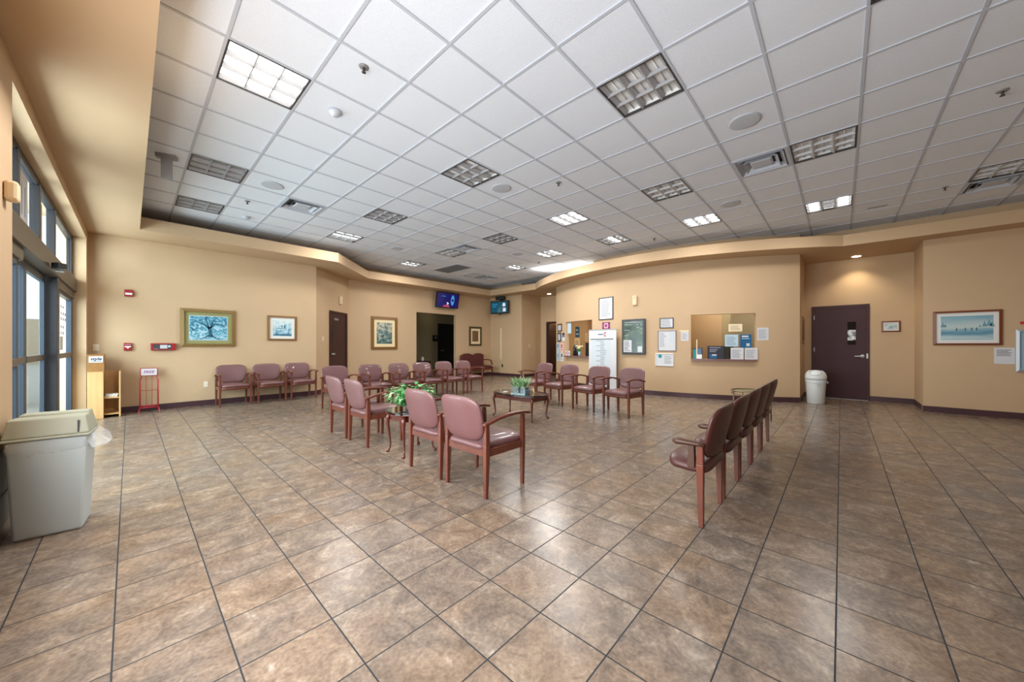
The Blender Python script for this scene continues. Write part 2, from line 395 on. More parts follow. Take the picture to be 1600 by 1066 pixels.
def wall_seg(mb, a, b, z0, z1, t=0.14, holes=()):
    """wall face from a to b (room on the left of a->b reversed: thickness goes to the right side)"""
    a, b = Vector((*a, 0)), Vector((*b, 0)); d = (b - a); L = d.length; d.normalize(); n = Vector((d.y, -d.x, 0)) * -t
    def piece(s0, s1, q0, q1):
        if s1 - s0 < 1e-4 or q1 - q0 < 1e-4: return
        p, q = a + d * s0, a + d * s1
        mb.hexa([p + Vector((0, 0, q0)), q + Vector((0, 0, q0)), q + n + Vector((0, 0, q0)), p + n + Vector((0, 0, q0)),
                 p + Vector((0, 0, q1)), q + Vector((0, 0, q1)), q + n + Vector((0, 0, q1)), p + n + Vector((0, 0, q1))])
    s = 0
    for (h0, h1, hz0, hz1) in sorted(holes):
        piece(s, h0, z0, z1); piece(h0, h1, z0, hz0); piece(h0, h1, hz1, z1); s = h1
    piece(s, L, z0, z1)
def base_seg(mb, a, b, gaps=()):
    a, b = Vector((*a, 0)), Vector((*b, 0)); d = (b - a); L = d.length; d.normalize(); n = Vector((d.y, -d.x, 0)) * 0.008
    s = 0
    for g0, g1 in list(sorted(gaps)) + [(L, L)]:
        if g0 - s > 0.01:
            p, q = a + d * (s - (0.008 if s == 0 else 0)), a + d * (g0 + (0.008 if g0 == L else 0))
            e = n * -0.05
            mb.hexa([p + e, q + e, q + n, p + n, p + e + Vector((0, 0, .11)), q + e + Vector((0, 0, .11)), q + n + Vector((0, 0, .108)), p + n + Vector((0, 0, .108))])
        s = g1
ZT = ZC + 0.2
P_L0, P_L1, P_B0, P_B1 = (-0.499, 9.7), (3.2, 9.7), (4.5, 10.9), (10.4, 10.9)
HALL = (6.83, 8.575, 2.41)
SEGS = [('left', P_L0, P_L1, (), ()), ('corner', P_L1, P_B0, (), ()),
        ('back', P_B0, P_B1, ((HALL[0] - 4.5, HALL[1] - 4.5, 0, HALL[2]),), ((HALL[0] - 4.5, HALL[1] - 4.5),)),
        ('television', P_B1, (10.4, 9.13), (), ()), ('recess_return', (10.541, 9.13), (11.6, 9.13), (), ()),
        ('recess', (11.6, 9.13), (11.6, 6.6), ((0.34, 1.26, 0, 2.16),), ((0.30, 1.30),)),
        ('alcove', (11.3, 0.66), (11.3, -1.136), (), ((0.08, 1.13),)), ('alcove_return', (11.3, -1.136), (10.341, -1.136), (), ()),
        ('right', (10.2, -1.136), (10.2, -4.0), (), ())]
for nm, a, b, holes, gaps in SEGS:
    mb = MB(); wall_seg(mb, a, b, 0, ZT, 0.14, holes)
    struct(mb.build('wall_' + nm, 'wall'), 'tan painted wall, ' + nm.replace('_', ' ') + ' side', 'wall')
    mb = MB(); base_seg(mb, a, b, gaps)
    struct(mb.build('baseboard_' + nm, 'base'), 'maroon baseboard along the ' + nm.replace('_', ' ') + ' wall', 'baseboard')
# bowed reception wall with its two pass-through windows
W1, W2 = (5.263, 6.495, 0.873, 1.985), (1.395, 2.611, 0.883, 1.965)
ys = sorted(set([0.66 + (7.17 - 0.66) * k / 40 for k in range(41)] + [W1[0], W1[1], W2[0], W2[1]]))
mb = MB(); bb = MB()
def cpt(y, off=0.0):
    n = Vector((wx(y) - CX, y - CY, 0)) / RW
    return Vector((wx(y), y, 0)) + n * off
for y0, y1 in zip(ys, ys[1:]):
    ym = (y0 + y1) / 2; zr = [(0, ZS + 0.1 if ym > 5.2 else ZT)]
    for w in (W1, W2):
        if w[0] < ym < w[1]: zr = [(0, w[2]), (w[3], zr[0][1])]
    for q0, q1 in zr:
        p = [cpt(y0), cpt(y1), cpt(y1, -0.12), cpt(y0, -0.12)]
        mb.hexa([v + Vector((0, 0, q0)) for v in p] + [v + Vector((0, 0, q1)) for v in p])
    p = [cpt(y0, -0.04), cpt(y1, -0.04), cpt(y1, 0.009), cpt(y0, 0.009)]
    bb.hexa(p + [v + Vector((0, 0, 0.11)) for v in p])
struct(mb.build('wall_reception', 'wall'), 'bowed tan reception wall with two pass-through windows', 'wall')
struct(bb.build('baseboard_reception', 'base'), 'maroon baseboard along the bowed reception wall', 'baseboard')
mb = MB(); wall_seg(mb, (11.3, 0.66), (9.96, 0.66), 0, ZT, -0.14)
struct(mb.build('wall_alcove_side', 'wall'), 'short tan wall beside the alcove', 'wall')
mb = MB(); mb.box(9.93, 11.3, 0.652, 0.70, 0, 0.11)
struct(mb.build('baseboard_alcove_side', 'base'), 'maroon baseboard on the short alcove wall', 'baseboard')
mb = MB(); mb.box(9.97, 11.75, 6.9, 7.1, 0, ZS + 0.1)
struct(mb.build('wall_recess_side', 'wall'), 'tan wall behind the end of the bowed wall', 'wall')
mb = MB(); mb.box(10.22, 10.4, -1.2, 0.8, ZL - 0.05, ZT)
struct(mb.build('wall_above_alcove', 'wall'), 'tan wall strip above the alcove soffit', 'wall')
# lowered soffit band: outer line (inside the walls) and lip line
LIP = [(0.12, -4.0), (0.12, 8.8), (3.39, 8.8), (4.80, 10.27), (9.80, 10.27), (9.80, 7.95)]
OUT = [(-0.65, -4.0), (-0.6, 9.8), (3.15, 9.82), (4.45, 11.0), (11.9, 11.0), (11.9, 8.3)]
for k in range(25):
    y = 7.9 + (-0.03 - 7.9) * k / 24
    LIP.append((lx(y), y)); OUT.append((11.9, 8.2 + (0.3 - 8.2) * k / 24))
LIP += [(9.74, -0.75), (9.80, -4.0)]; OUT += [(11.9, -0.75), (11.9, -4.0)]
mb = MB()
for k in range(len(LIP) - 1):
    a, b, c, d = LIP[k], LIP[k + 1], OUT[k + 1], OUT[k]
    mb.poly([(*a, ZS), (*b, ZS), (*c, ZS), (*d, ZS)]); mb.poly([(*a, ZL), (*b, ZL), (*c, ZL), (*d, ZL)]); mb.poly([(*a, ZS), (*b, ZS), (*b, ZL), (*a, ZL)])
struct(mb.build('trim_1', 'soffit'), 'tan lowered soffit band with an upright lip around the room', 'soffit')
# reception room, recess room, hall behind the back wall
mb = MB()
mb.box(12.0, 12.1, 0.7, 7.0, 0, 2.9); mb.box(10.35, 10.45, 0.75, 2.05, 0, 2.9); mb.box(10.2, 12.0, 3.6, 3.68, 0, 2.9); mb.prism([(12.1, 0.72)] + [(12.1, 7.0)] + [tuple(cpt(7.0 + (0.72 - 7.0) * k / 30, -0.09))[:2] for k in range(31)], 2.9, 2.95)
struct(mb.build('wall_office', 'wall'), 'tan walls of the office behind the reception windows', 'wall')
mb = MB(); mb.box(11.15, 11.99, 2.12, 2.18, 0, 2.89)  # shadowed panel, its shade put into the darker colour
struct(mb.build('wall_office_partition', 'hall'), 'partition inside the reception office with shade put into its colour', 'wall')
mb = MB(); mb.box(12.9, 13.0, 6.9, 9.5, 0, 2.9); mb.box(11.75, 13.0, 6.6, 6.7, 0, 2.9); mb.box(11.75, 13.0, 9.1, 9.2, 0, 2.9); mb.box(11.74, 13.0, 6.6, 9.2, 2.5, 2.55)
struct(mb.build('wall_passage', 'wall'), 'golden lit passage wall behind the open doorway', 'wall')
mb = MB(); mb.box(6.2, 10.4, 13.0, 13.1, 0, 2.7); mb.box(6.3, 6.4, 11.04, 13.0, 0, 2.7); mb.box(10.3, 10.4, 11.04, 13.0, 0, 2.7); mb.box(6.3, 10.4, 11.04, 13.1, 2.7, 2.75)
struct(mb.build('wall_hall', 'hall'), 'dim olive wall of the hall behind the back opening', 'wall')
# wall behind the viewer with a run of shop windows
mb = MB(); wall_seg(mb, (10.2, -4.0), (-0.7, -4.0), 0, ZT, 0.14, ())
struct(mb.build('wall_street', 'wall'), 'tan wall opposite the reception', 'wall')
# entrance wall
EY0, EY1, EZ = 4.2, 9.45, 3.08
def E(v): return Vector((ex(v.y) + v.x, v.y, v.z))
mb = MB(); mb.box(-0.22, 0, -4.1, 0.1, 0, ZT); mb.box(-0.22, 0, 0.1, 3.1, 0, 0.7); mb.box(-0.22, 0, 0.1, 3.1, 2.35, ZT); mb.box(-0.22, 0, 3.1, EY0, 0, ZT); mb.box(-0.22, 0, EY1, 9.84, 0, ZT); mb.box(-0.22, 0, EY0, EY1, EZ, ZT)
struct(mb.build('wall_entrance', 'wall', tf=E), 'tan entrance wall around the glazed doors', 'wall')
mb = MB(); mb.box(-0.04, 0.008, -4.0, EY0, 0, 0.11); mb.box(-0.04, 0.008, EY1, 9.7, 0, 0.11)
struct(mb.build('baseboard_entrance', 'base', tf=E), 'dark baseboard along the entrance wall', 'baseboard')
mb = MB(); mb.box(0.001, 0.014, 2.6, 4.16, 0.115, 0.58); mb.box(0.001, 0.018, 2.6, 4.16, 0.30, 0.315)
tag(mb.build('kick_panel', 'blackpanel', tf=E), 'black panel low on the entrance wall behind the grey-green bin', 'panel')

# entrance storefront: transoms, operator header, sidelights, sliding leaves
FX0, FX1 = -0.21, -0.15
w1 = empty('window_1', (0, 0, 0), 0, 'dark bronze storefront of transoms and sidelights around the entrance', 'window', kind='structure')
mb = MB()
mb.box(FX0, FX1, EY0, EY1, 3.0, EZ); mb.box(FX0, FX1, EY0, EY0 + 0.06, 0, EZ); mb.box(FX0, FX1, EY1 - 0.06, EY1, 0, EZ)
for y in (5.44, 6.48, 7.53): mb.box(FX0, FX1 + 0.012, y - 0.045, y + 0.045, 2.34, 3.02)
mb.build('frame', 'bronze', w1, bevel=0.003, tf=E)
mb = MB(); mb.box(FX0 - 0.02, FX1 + 0.05, EY0 + 0.01, EY1 - 0.01, 2.14, 2.36); mb.box(FX0, FX1 + 0.02, EY0 + 0.01, 5.56, 2.03, 2.14); mb.box(FX0, FX1 + 0.02, 7.66, EY1 - 0.01, 2.03, 2.14)
hd = mb.build('header', 'brownrail', w1, bevel=0.006, tf=E)
for y0, y1 in ((EY0 + 0.06, 5.40), (5.48, 6.44), (6.52, 7.49), (7.57, EY1 - 0.06)):
    mb = MB(); mb.box(-0.182, -0.176, y0, y1, 2.36, 3.0); mb.build('transom_pane', 'glass', w1, tf=E)
for y0, y1 in ((EY0 + 0.06, 5.50), (7.72, EY1 - 0.06)):
    sf = MB(); sf.box(FX0, FX1, y0, y1, 0, 0.12); sf.box(FX0, FX1, y0, y0 + 0.05, 0.12, 2.03); sf.box(FX0, FX1, y1 - 0.06, y1, 0.12, 2.03); sf.box(FX0, FX1, y0, y1, 1.98, 2.03)
    s_ = sf.build('sidelight_frame', 'daylit_frame', w1, bevel=0.003, tf=E)
    r_ = MB(); r_.box(FX0, FX1 + 0.006, y0 + 0.05, y1 - 0.06, 1.06, 1.13); r_.build('mid_rail', 'brownrail', s_, tf=E)
    g_ = MB(); g_.box(-0.182, -0.176, y0 + 0.05, y1 - 0.06, 0.12, 1.98); g_.build('pane', 'glass', s_, tf=E)
mb = MB(); mb.box(FX0 - 0.03, FX1 + 0.03, 7.50, 7.70, 0, 2.14); mb.build('door_post', 'bronze', w1, bevel=0.004, tf=E)
# white lettering on the glass (seen from inside, mostly illegible)
mb = MB(); mb.box(-0.1755, -0.1745, 5.50, 6.10, 2.40, 2.94); mb.build('white_sign_film', 'paper', w1, tf=E)
mb = MB()
for y, k in ((5.62, 0), (5.80, 1), (5.95, 2)):
    if k == 0: mb.box(-0.1742, -0.1735, y, y + 0.03, 2.52, 2.82); mb.box(-0.1742, -0.1735, y + 0.09, y + 0.12, 2.52, 2.82); mb.box(-0.1742, -0.1735, y, y + 0.12, 2.79, 2.82); mb.box(-0.1742, -0.1735, y, y + 0.12, 2.52, 2.55)
    else: mb.box(-0.1742, -0.1735, y, y + 0.03, 2.52, 2.82)
mb.build('faint_lettering', 'ink', w1, tf=E)
mb = MB(); mb.box(-0.1755, -0.1745, 6.55, 6.90, 2.40, 2.90); mb.build('pale_sign_film', 'cream', w1, tf=E)
mb = MB()
for z, n in ((1.80, 4), (1.70, 5), (1.62, 5), (1.50, 4), (1.41, 4)):
    for k in range(n): mb.box(-0.1755, -0.1745, 7.95 + k * 0.21, 8.09 + k * 0.21, z, z + 0.045)
mb.build('white_lettering', 'paper', w1, tf=E)
mb = MB(); mb.box(-0.1755, -0.174, 8.30, 8.62, 1.18, 1.38); mb.build('hours_sticker', 'paper', w1, tf=E)
for n_, (y0, y1, xo) in enumerate(((5.52, 6.30, -0.235), (6.30, 7.48, -0.235))):
    d = empty('door_%d' % (n_ + 1), (0, 0, 0), 0, ('glazed sliding entrance leaf beside the pillar' if n_ == 0 else 'glazed sliding entrance leaf beside the dark post'), 'door', kind='structure')
    mb = MB(); x0, x1 = xo - 0.02, xo + 0.02
    mb.box(x0, x1, y0, y0 + 0.06, 0.02, 2.139); mb.box(x0, x1, y1 - 0.06, y1, 0.02, 2.139); mb.box(x0, x1, y0 + .06, y1 - .06, 0.02, 0.14); mb.box(x0, x1, y0 + .06, y1 - .06, 2.05, 2.139)
    mb.build('leaf_frame', 'daylit_frame', d, bevel=0.003, tf=E)
    mb = MB(); mb.box(x0 - 0.003, x1 + 0.004, y0 + .05, y1 - .05, 1.06, 1.13); mb.build('push_rail', 'brownrail', d, bevel=0.003, tf=E)
    mb = MB(); mb.box(xo - .003, xo + .003, y0 + .06, y1 - .06, .14, 2.05); mb.build('pane', 'glass', d, tf=E)
sn = empty('motion_sensor', (ex(6.70) - 0.10, 6.70, 2.14), 0, 'black motion sensor under the entrance door header', 'sensor')
mb = MB(); mb.prism([(0.06 * math.cos(a * PI / 8), 0.10 * math.sin(a * PI / 8)) for a in range(16)], -0.005, 0.06); mb.build('housing', 'black', sn, loc=(0.07, 0, 0.0))
mb = MB(); mb.box(0.03, 0.09, 0.10, 0.22, -0.01, 0.025); mb.build('lens', 'grey', sn)
mb = MB(); mb.box(0.001, 0.06, -0.045, 0.045, 0, 0.13)
o = mb.build('wall_sensor', 'beige', loc=(ex(3.98), 3.98, 2.19), bevel=0.018)
tag(o, 'beige rounded sensor box on the pillar beside the entrance', 'sensor')

# exterior
mb = MB(); mb.box(-14, -0.95, -6, 40, -0.12, -0.01)
struct(mb.build('exterior_ground', 'concrete'), 'pale concrete pavement outside the entrance', 'pavement')
mb = MB(); mb.box(-0.93, -0.73, 9.9, 10.3, -0.05, 3.6)
struct(mb.build('exterior_pillar', 'stucco'), 'beige stucco pier outside the entrance', 'pillar')
mb = MB(); mb.box(-2.2, -0.83, 3.0, 10.4, 3.55, 3.7)
struct(mb.build('exterior_canopy_slab', 'stucco'), 'beige canopy slab above the entrance walk', 'canopy')
mb = MB(); mb.box(-13, -12.6, -6, 40, -0.05, 4.2); mb.box(-13, -0.95, 39.5, 40, -0.05, 3.0)
struct(mb.build('exterior_building_wall', 'stucco'), 'pale building wall across the pavement', 'wall')
for k, (x, y) in enumerate(((-1.78, 12.6), (-1.52, 12.2))):  # added posts stand in for the bookcase's reflection in the door panes
    mb = MB(); mb.lathe([(0.07, -0.012), (0.07, 0.66), (0.05, 0.70), (0.0, 0.71)], n=16)
    tag(mb.build('reflection_post', 'oak', loc=(x, y, 0)), 'tan post standing in for the bookcase reflection in the glass, %s' % ('the one farther from the doors' if k == 0 else 'the one closer to the doors'), 'reflection_post', 'posts standing in for a reflection in the glass')

# ------------------------------------------------------------------ interior doors
mb = MB()
d3 = empty('door_3', (11.3, 0.032, 0), -PI / 2, 'maroon steel door with a narrow glass lite in the alcove', 'door', kind='structure')
w, h = 0.995, 2.18
mb = MB(); mb.box(-w/2, -w/2 + 0.05, -0.03, -0.001, 0, h); mb.box(w/2 - 0.05, w/2, -0.03, -0.001, 0, h); mb.box(-w/2 + .05, w/2 - .05, -0.03, -0.001, h - 0.05, h)
mb.build('door_frame', 'maroon', d3, bevel=0.003)
mb = MB(); mb.box(-w/2 + .054, w/2 - .054, -0.018, -0.001, 0.012, h - .055); mb.build('leaf', 'maroon', d3, bevel=0.002)
gx = 0.21
mb = MB()
for a in ((gx - .085, gx - .07, 1.245, 1.80), (gx + .07, gx + .085, 1.245, 1.80)): mb.box(a[0], a[1], -.024, -.0185, a[2], a[3])
mb.box(gx - .07, gx + .07, -.024, -.0185, 1.245, 1.26); mb.box(gx - .07, gx + .07, -.024, -.0185, 1.785, 1.80); mb.build('lite_frame', 'maroon', d3)
mb = MB(); mb.box(gx - .07, gx + .07, -.020, -.0185, 1.26, 1.785); mb.build('glass_lite', mat('dark_mirror_glass', C(14, 15, 17), 0.05), d3)
mb = MB(); mb.box(gx - .068, gx + .066, -.0215, -.0202, 1.36, 1.60); mb.build('painted_lite_reflection', ramp_noise('dark_and_pale_reflection', [(0.40, C(20, 22, 24)), (0.5, C(150, 165, 175)), (0.62, C(235, 238, 240))], 14, 2), d3)  # reflection of bright windows in the lite, painted as a dark and pale pattern
hn = MB(); hn.lathe([(0.0, 0), (0.036, 0.0), (0.036, 0.012), (0.0, 0.014)], n=20)
hm = MB(); hm.v = [(x, -0.019 - z, y) for x, y, z in hn.v]; hm.f = hn.f; hm.m = hn.m; hm.sm = hn.sm
hm.tube([(0, -0.03, 0), (0, -0.065, 0), (-0.03, -0.07, 0), (-0.13, -0.066, -0.004)], [0.014, 0.014, 0.013, 0.010], 10)
tag(hm.build('lever_handle', 'satin', d3, loc=(0.385, 0, 1.0)), 'chrome lever handle')
for z in (0.30, 1.10, 1.86):
    mb = MB(); mb.box(-w/2 + .043, -w/2 + .062, -0.034, -0.0185, z, z + .10); mb.build('hinge', 'grey', d3)
mb = MB(); mb.box(w/2 - .05, w/2 - .02, -.036, -.0305, .95, 1.06); mb.build('strike_plate', 'satin', d3)
mb = MB(); mb.box(-w/2 + .02, w/2 - .02, -.05, -.001, 0.0005, 0.011); mb.build('threshold', 'grey', d3)
AT = math.atan2(1.2, 1.3)
d4 = empty('door_4', (4.02, 10.457, 0), AT, 'dark maroon door with a slim glass lite in the angled corner wall', 'door', kind='structure')
w, h = 0.98, 2.19
mb = MB(); mb.box(-w/2, -w/2 + 0.05, -0.04, -0.001, 0, h); mb.box(w/2 - 0.05, w/2, -0.04, -0.001, 0, h); mb.box(-w/2 + .05, w/2 - .05, -0.04, -0.001, h - 0.05, h)
mb.build('door_frame', 'darkdoor', d4)
mb = MB(); mb.box(-w/2 + .054, w/2 - .054, -0.02, -0.001, 0.01, h - .055); mb.build('leaf', 'darkdoor', d4)
mb = MB(); mb.box(-.37, -.26, -.024, -.0205, 1.28, 1.82); mb.build('glass_lite', 'black', d4)
mb = MB(); mb.box(-.25, -.02, -.024, -.0205, 1.945, 2.0); tag(mb.build('name_plate', 'grey', d4), 'pale name plate')
mb = MB(); mb.box(-.40, -.30, -.07, -.0205, 0.99, 1.03); tag(mb.build('lever_handle', 'silver', d4), 'chrome lever handle')
d5 = empty('door_5', (11.6, 8.33, 0), -PI / 2, 'dark maroon frame of the open doorway beside the bowed wall', 'door', kind='structure')
mb = MB(); mb.box(-.50, -.42, -0.03, 0.15, 0, 2.2); mb.box(.42, .50, -0.03, 0.15, 0, 2.2); mb.box(-.42, .42, -0.03, 0.15, 2.12, 2.2); mb.build('door_frame', 'darkdoor', d5)
mb = MB(); mb.box(-.42, -.375, 0.0, 0.85, 0.01, 2.11); mb.build('open_leaf', 'darkdoor', d5)
d6 = empty('door_6', (9.66, 13.0, 0), 0, 'near black door at the end of the dim hall', 'door', kind='structure')
mb = MB(); mb.box(-.45, .45, -.03, -.001, 0, 2.2); mb.build('leaf', 'black', d6)
mb = MB(); mb.box(-.30, -.17, -.08, -.031, 1.0, 1.03); mb.build('lever_handle', 'grey', d6)

# ------------------------------------------------------------------ ceiling fixtures
def fixture(cell, lanes, label):
    i, j = cell; r = empty('ceiling_light', (GX + (i + .5) * G, GY + (j + .5) * G, ZC), 0, label, 'ceiling light', 'square recessed lights in the ceiling')
    a, b = 0.297, 0.283
    mb = MB(); mb.box(-a, a, -a, -b, -.003, .02); mb.box(-a, a, b, a, -.003, .02); mb.box(-a, -b, -b, b, -.003, .02); mb.box(b, a, -b, b, -.003, .02)
    mb.build('trim_frame', 'darkgrey', r)
    mb = MB(); mb.box(-a, a, -a, a, .055, .065); mb.box(-a, a, -a, -a + .004, .02, .055); mb.box(-a, a, a - .004, a, .02, .055); mb.box(-a, -a + .004, -a, a, .02, .055); mb.box(a - .004, a, -a, a, .02, .055)
    mb.build('housing', 'white', r)
    mb = MB()
    for k in (1, 2):
        q = -b + 2 * b * k / 3
        mb.box(q - .006, q + .006, -b, b, .0, .03); mb.box(-b, b, q - .006, q + .006, .0, .03)
    for k in range(3):                       # parabolic cross blades
        for m_ in range(3):
            y = -b + 2 * b * (k + .5) / 3; x = -b + 2 * b * (m_ + .5) / 3
            mb.poly([(x - .088, y - .088, .002), (x + .088, y - .088, .002), (x + .088, y - .06, .034), (x - .088, y - .06, .034)])
            mb.poly([(x - .088, y + .088, .002), (x + .088, y + .088, .002), (x + .088, y + .06, .034), (x - .088, y + .06, .034)])
    mb.build('louver', 'louver' if 'h' in lanes or 'l' in lanes else 'shaded_louver', r)
    for k, s in enumerate(lanes):
        y = -b + 2 * b * (k + .5) / 3
        mb = MB()
        if s == 'l': mb.box(-b, b, y - .075, y + .075, .036, .042)
        else: mb.tube([(-b, y, .046), (b, y, .046)], .007, 8)
        tag(mb.build('lamp', 'lit' if s == 'l' else 'white', r), 'lit lamp lane' if s == 'l' else None)
for f_ in LIGHTS: fixture(*f_)
for cell, label in VENTS:
    i, j = cell; r = empty('air_vent', (GX + (i + .5) * G, GY + (j + .5) * G, ZC), 0, label, 'air vent', 'square ceiling air vents')
    mb = MB(); a = .297; mb.box(-a, a, -a, -.26, -.004, .01); mb.box(-a, a, .26, a, -.004, .01); mb.box(-a, -.26, -.26, .26, -.004, .01); mb.box(.26, a, -.26, .26, -.004, .01)
    mb.build('frame', 'tbar', r)
    mb = MB()
    for s0, s1 in ((.25, .20), (.185, .135), (.12, .0)):
        z0, z1 = -.012, .045
        if s1 == 0: mb.taper((-s0, s0, -s0, s0, .012), (-s0 + .02, s0 - .02, -s0 + .02, s0 - .02, .0))
        else:
            for sx, sy in ((1, 0), (-1, 0), (0, 1), (0, -1)):
                if sx: mb.poly([(sx * s0, -s0, z0), (sx * s0, s0, z0), (sx * s1, s1, z1), (sx * s1, -s1, z1)])
                else: mb.poly([(-s0, sy * s0, z0), (s0, sy * s0, z0), (s1, sy * s1, z1), (-s1, sy * s1, z1)])
    mb.build('diffuser_cones', 'tbar', r)
    mb = MB(); mb.box(-a, a, -a, a, .07, .08); mb.build('duct_back', 'darkgrey', r)
for cell, label in GRILLES:
    i, j = cell; r = empty('return_grille', (GX + (i + .5) * G, GY + (j + .5) * G, ZC), 0, label, 'air grille', 'return air grilles')
    mb = MB(); a = .297; mb.box(-a, a, -a, -.27, -.003, .01); mb.box(-a, a, .27, a, -.003, .01); mb.box(-a, -.27, -.27, .27, -.003, .01); mb.box(.27, a, -.27, .27, -.003, .01); mb.build('frame', 'grille', r)
    mb = MB()
    for k in range(22): x = -.26 + k * .0248; mb.box(x, x + .006, -.27, .27, .0, .016); mb.box(-.27, .27, x, x + .006, .0, .016)
    mb.build('grid_core', 'grille', r)
    mb = MB(); mb.box(-a, a, -a, a, .05, .06); mb.build('duct_back', 'black', r)
for x, y, label in ((1.46, 6.28, 'round ceiling speaker beside the unlit light near the fire alarm wall'), (3.88, 3.82, 'round ceiling speaker beside the unlit light in mid ceiling'),
        (4.50, 0.76, 'largest-looking round ceiling speaker, two tiles from the square vent'), (6.96, 1.38, 'round ceiling speaker in front of the bowed wall, beside a lit light'),
        (4.52, 8.10, 'round ceiling speaker above the angled corner'), (6.95, 6.26, 'round ceiling speaker near the light with two lit lanes, above the back chairs')):
    r = empty('ceiling_speaker', (x, y, ZC + .008), 0, label, 'speaker', 'round ceiling speakers')
    mb = MB(); mb.lathe([(0.0, -.010), (.13, -.012), (.145, -.010), (.15, -.001), (.0, -.0005)], n=36); mb.build('grille_disc', 'speaker', r)
    mb = MB(); mb.lathe([(0.0, -.0135), (.006, -.013), (.007, -.010), (0, -.0098)], n=10); mb.build('centre_screw', 'white', r)
for x, y, label in ((1.38, 3.03, 'largest-looking ceiling sprinkler, behind the fully lit light by the entrance'), (4.32, 3.07, 'sprinkler in the middle of the ceiling before the lit light'), (5.62, -1.12, 'sprinkler over the floor in front of the lake picture wall'),
        (8.45, -1.16, 'sprinkler just before the pale louvred light by the lake picture'), (1.34, 7.28, 'sprinkler between the round speaker and the fire alarm wall'), (8.05, 3.09, 'sprinkler close to the bowed soffit past a lit light'), (8.07, 6.42, 'tiny sprinkler before the glowing soffit')):
    r = empty('sprinkler', (x, y, ZC + .008), 0, label, 'sprinkler', 'ceiling sprinklers')
    mb = MB(); mb.lathe([(0.0, -.010), (.034, -.010), (.042, -.001), (0, -.0005)], n=18); mb.build('escutcheon', 'grey', r)
    mb = MB(); mb.tube([(0, 0, -.01), (0, 0, -.045)], .010, 8); mb.lathe([(0.0, -.050), (.018, -.050), (.018, -.046), (0, -.045)], n=12); mb.build('head', 'darkgrey', r)
for x, y, label in ((1.44, 3.82, 'white round smoke detector beside the fully lit light by the entrance'), (1.49, 8.17, 'grey smoke detector close to the soffit of the fire alarm wall')):
    r = empty('smoke_detector', (x, y, ZC + .008), 0, label, 'smoke detector', 'ceiling smoke detectors')
    mb = MB(); mb.lathe([(.0, -.05), (.03, -.05), (.045, -.035), (.06, -.02), (.065, -.001), (0, -.0005)], n=20); mb.build('dome', 'tbar', r)
    mb = MB(); mb.lathe([(.046, -.034), (.048, -.030), (.053, -.026), (.05, -.03)], n=20); mb.build('vent_ring', 'darkgrey', r)
mb = MB(); mb.box(-.02, .02, -.12, .12, -.008, -.001); tag(mb.build('slot_diffuser', 'grille', loc=(8.85, -0.46, ZC + .008)), 'small dark slot in the ceiling near the two-lane light', 'slot')
r = empty('ceiling_bracket', (0.32, 6.26, ZC + .008), 0, 'grey T-shaped bracket hanging from the ceiling near the entrance', 'bracket')
mb = MB(); mb.box(-.10, .10, -.035, .035, -.05, -.001); mb.build('mounting_plate', 'midgrey', r, rot=-.35)
mb = MB(); mb.box(-.05, .05, -.022, .022, -.30, -.02); mb.build('post', 'midgrey', r, rot=-.35)
for x, y, label in ((11.0, -0.25, 'round lit downlight in the alcove soffit above the maroon door'), (11.0, 8.25, 'small round downlight in the soffit by the open doorway')):
    r = empty('downlight', (x, y, ZS), 0, label, 'downlight')
    mb = MB(); mb.lathe([(.075, -.004), (.10, -.006), (.105, -.001), (.07, -.0005)], n=24); mb.build('trim_ring', 'white', r)
    mb = MB(); mb.lathe([(0, -.016), (.06, -.014), (.074, -.006), (.074, -.001), (0, -.0005)], n=24); mb.build('lamp', 'warmlit', r)
r = empty('cove_light', (9.12, 6.2, ZL), -.367, 'hidden strip light on top of the soffit near the open doorway', 'light')
mb = MB(); mb.box(-.03, .03, -.85, .85, .001, .04); mb.build('batten', 'white', r)
mb = MB(); mb.box(-.02, .02, -.83, .83, .041, .055); mb.build('lamp', 'lit', r)

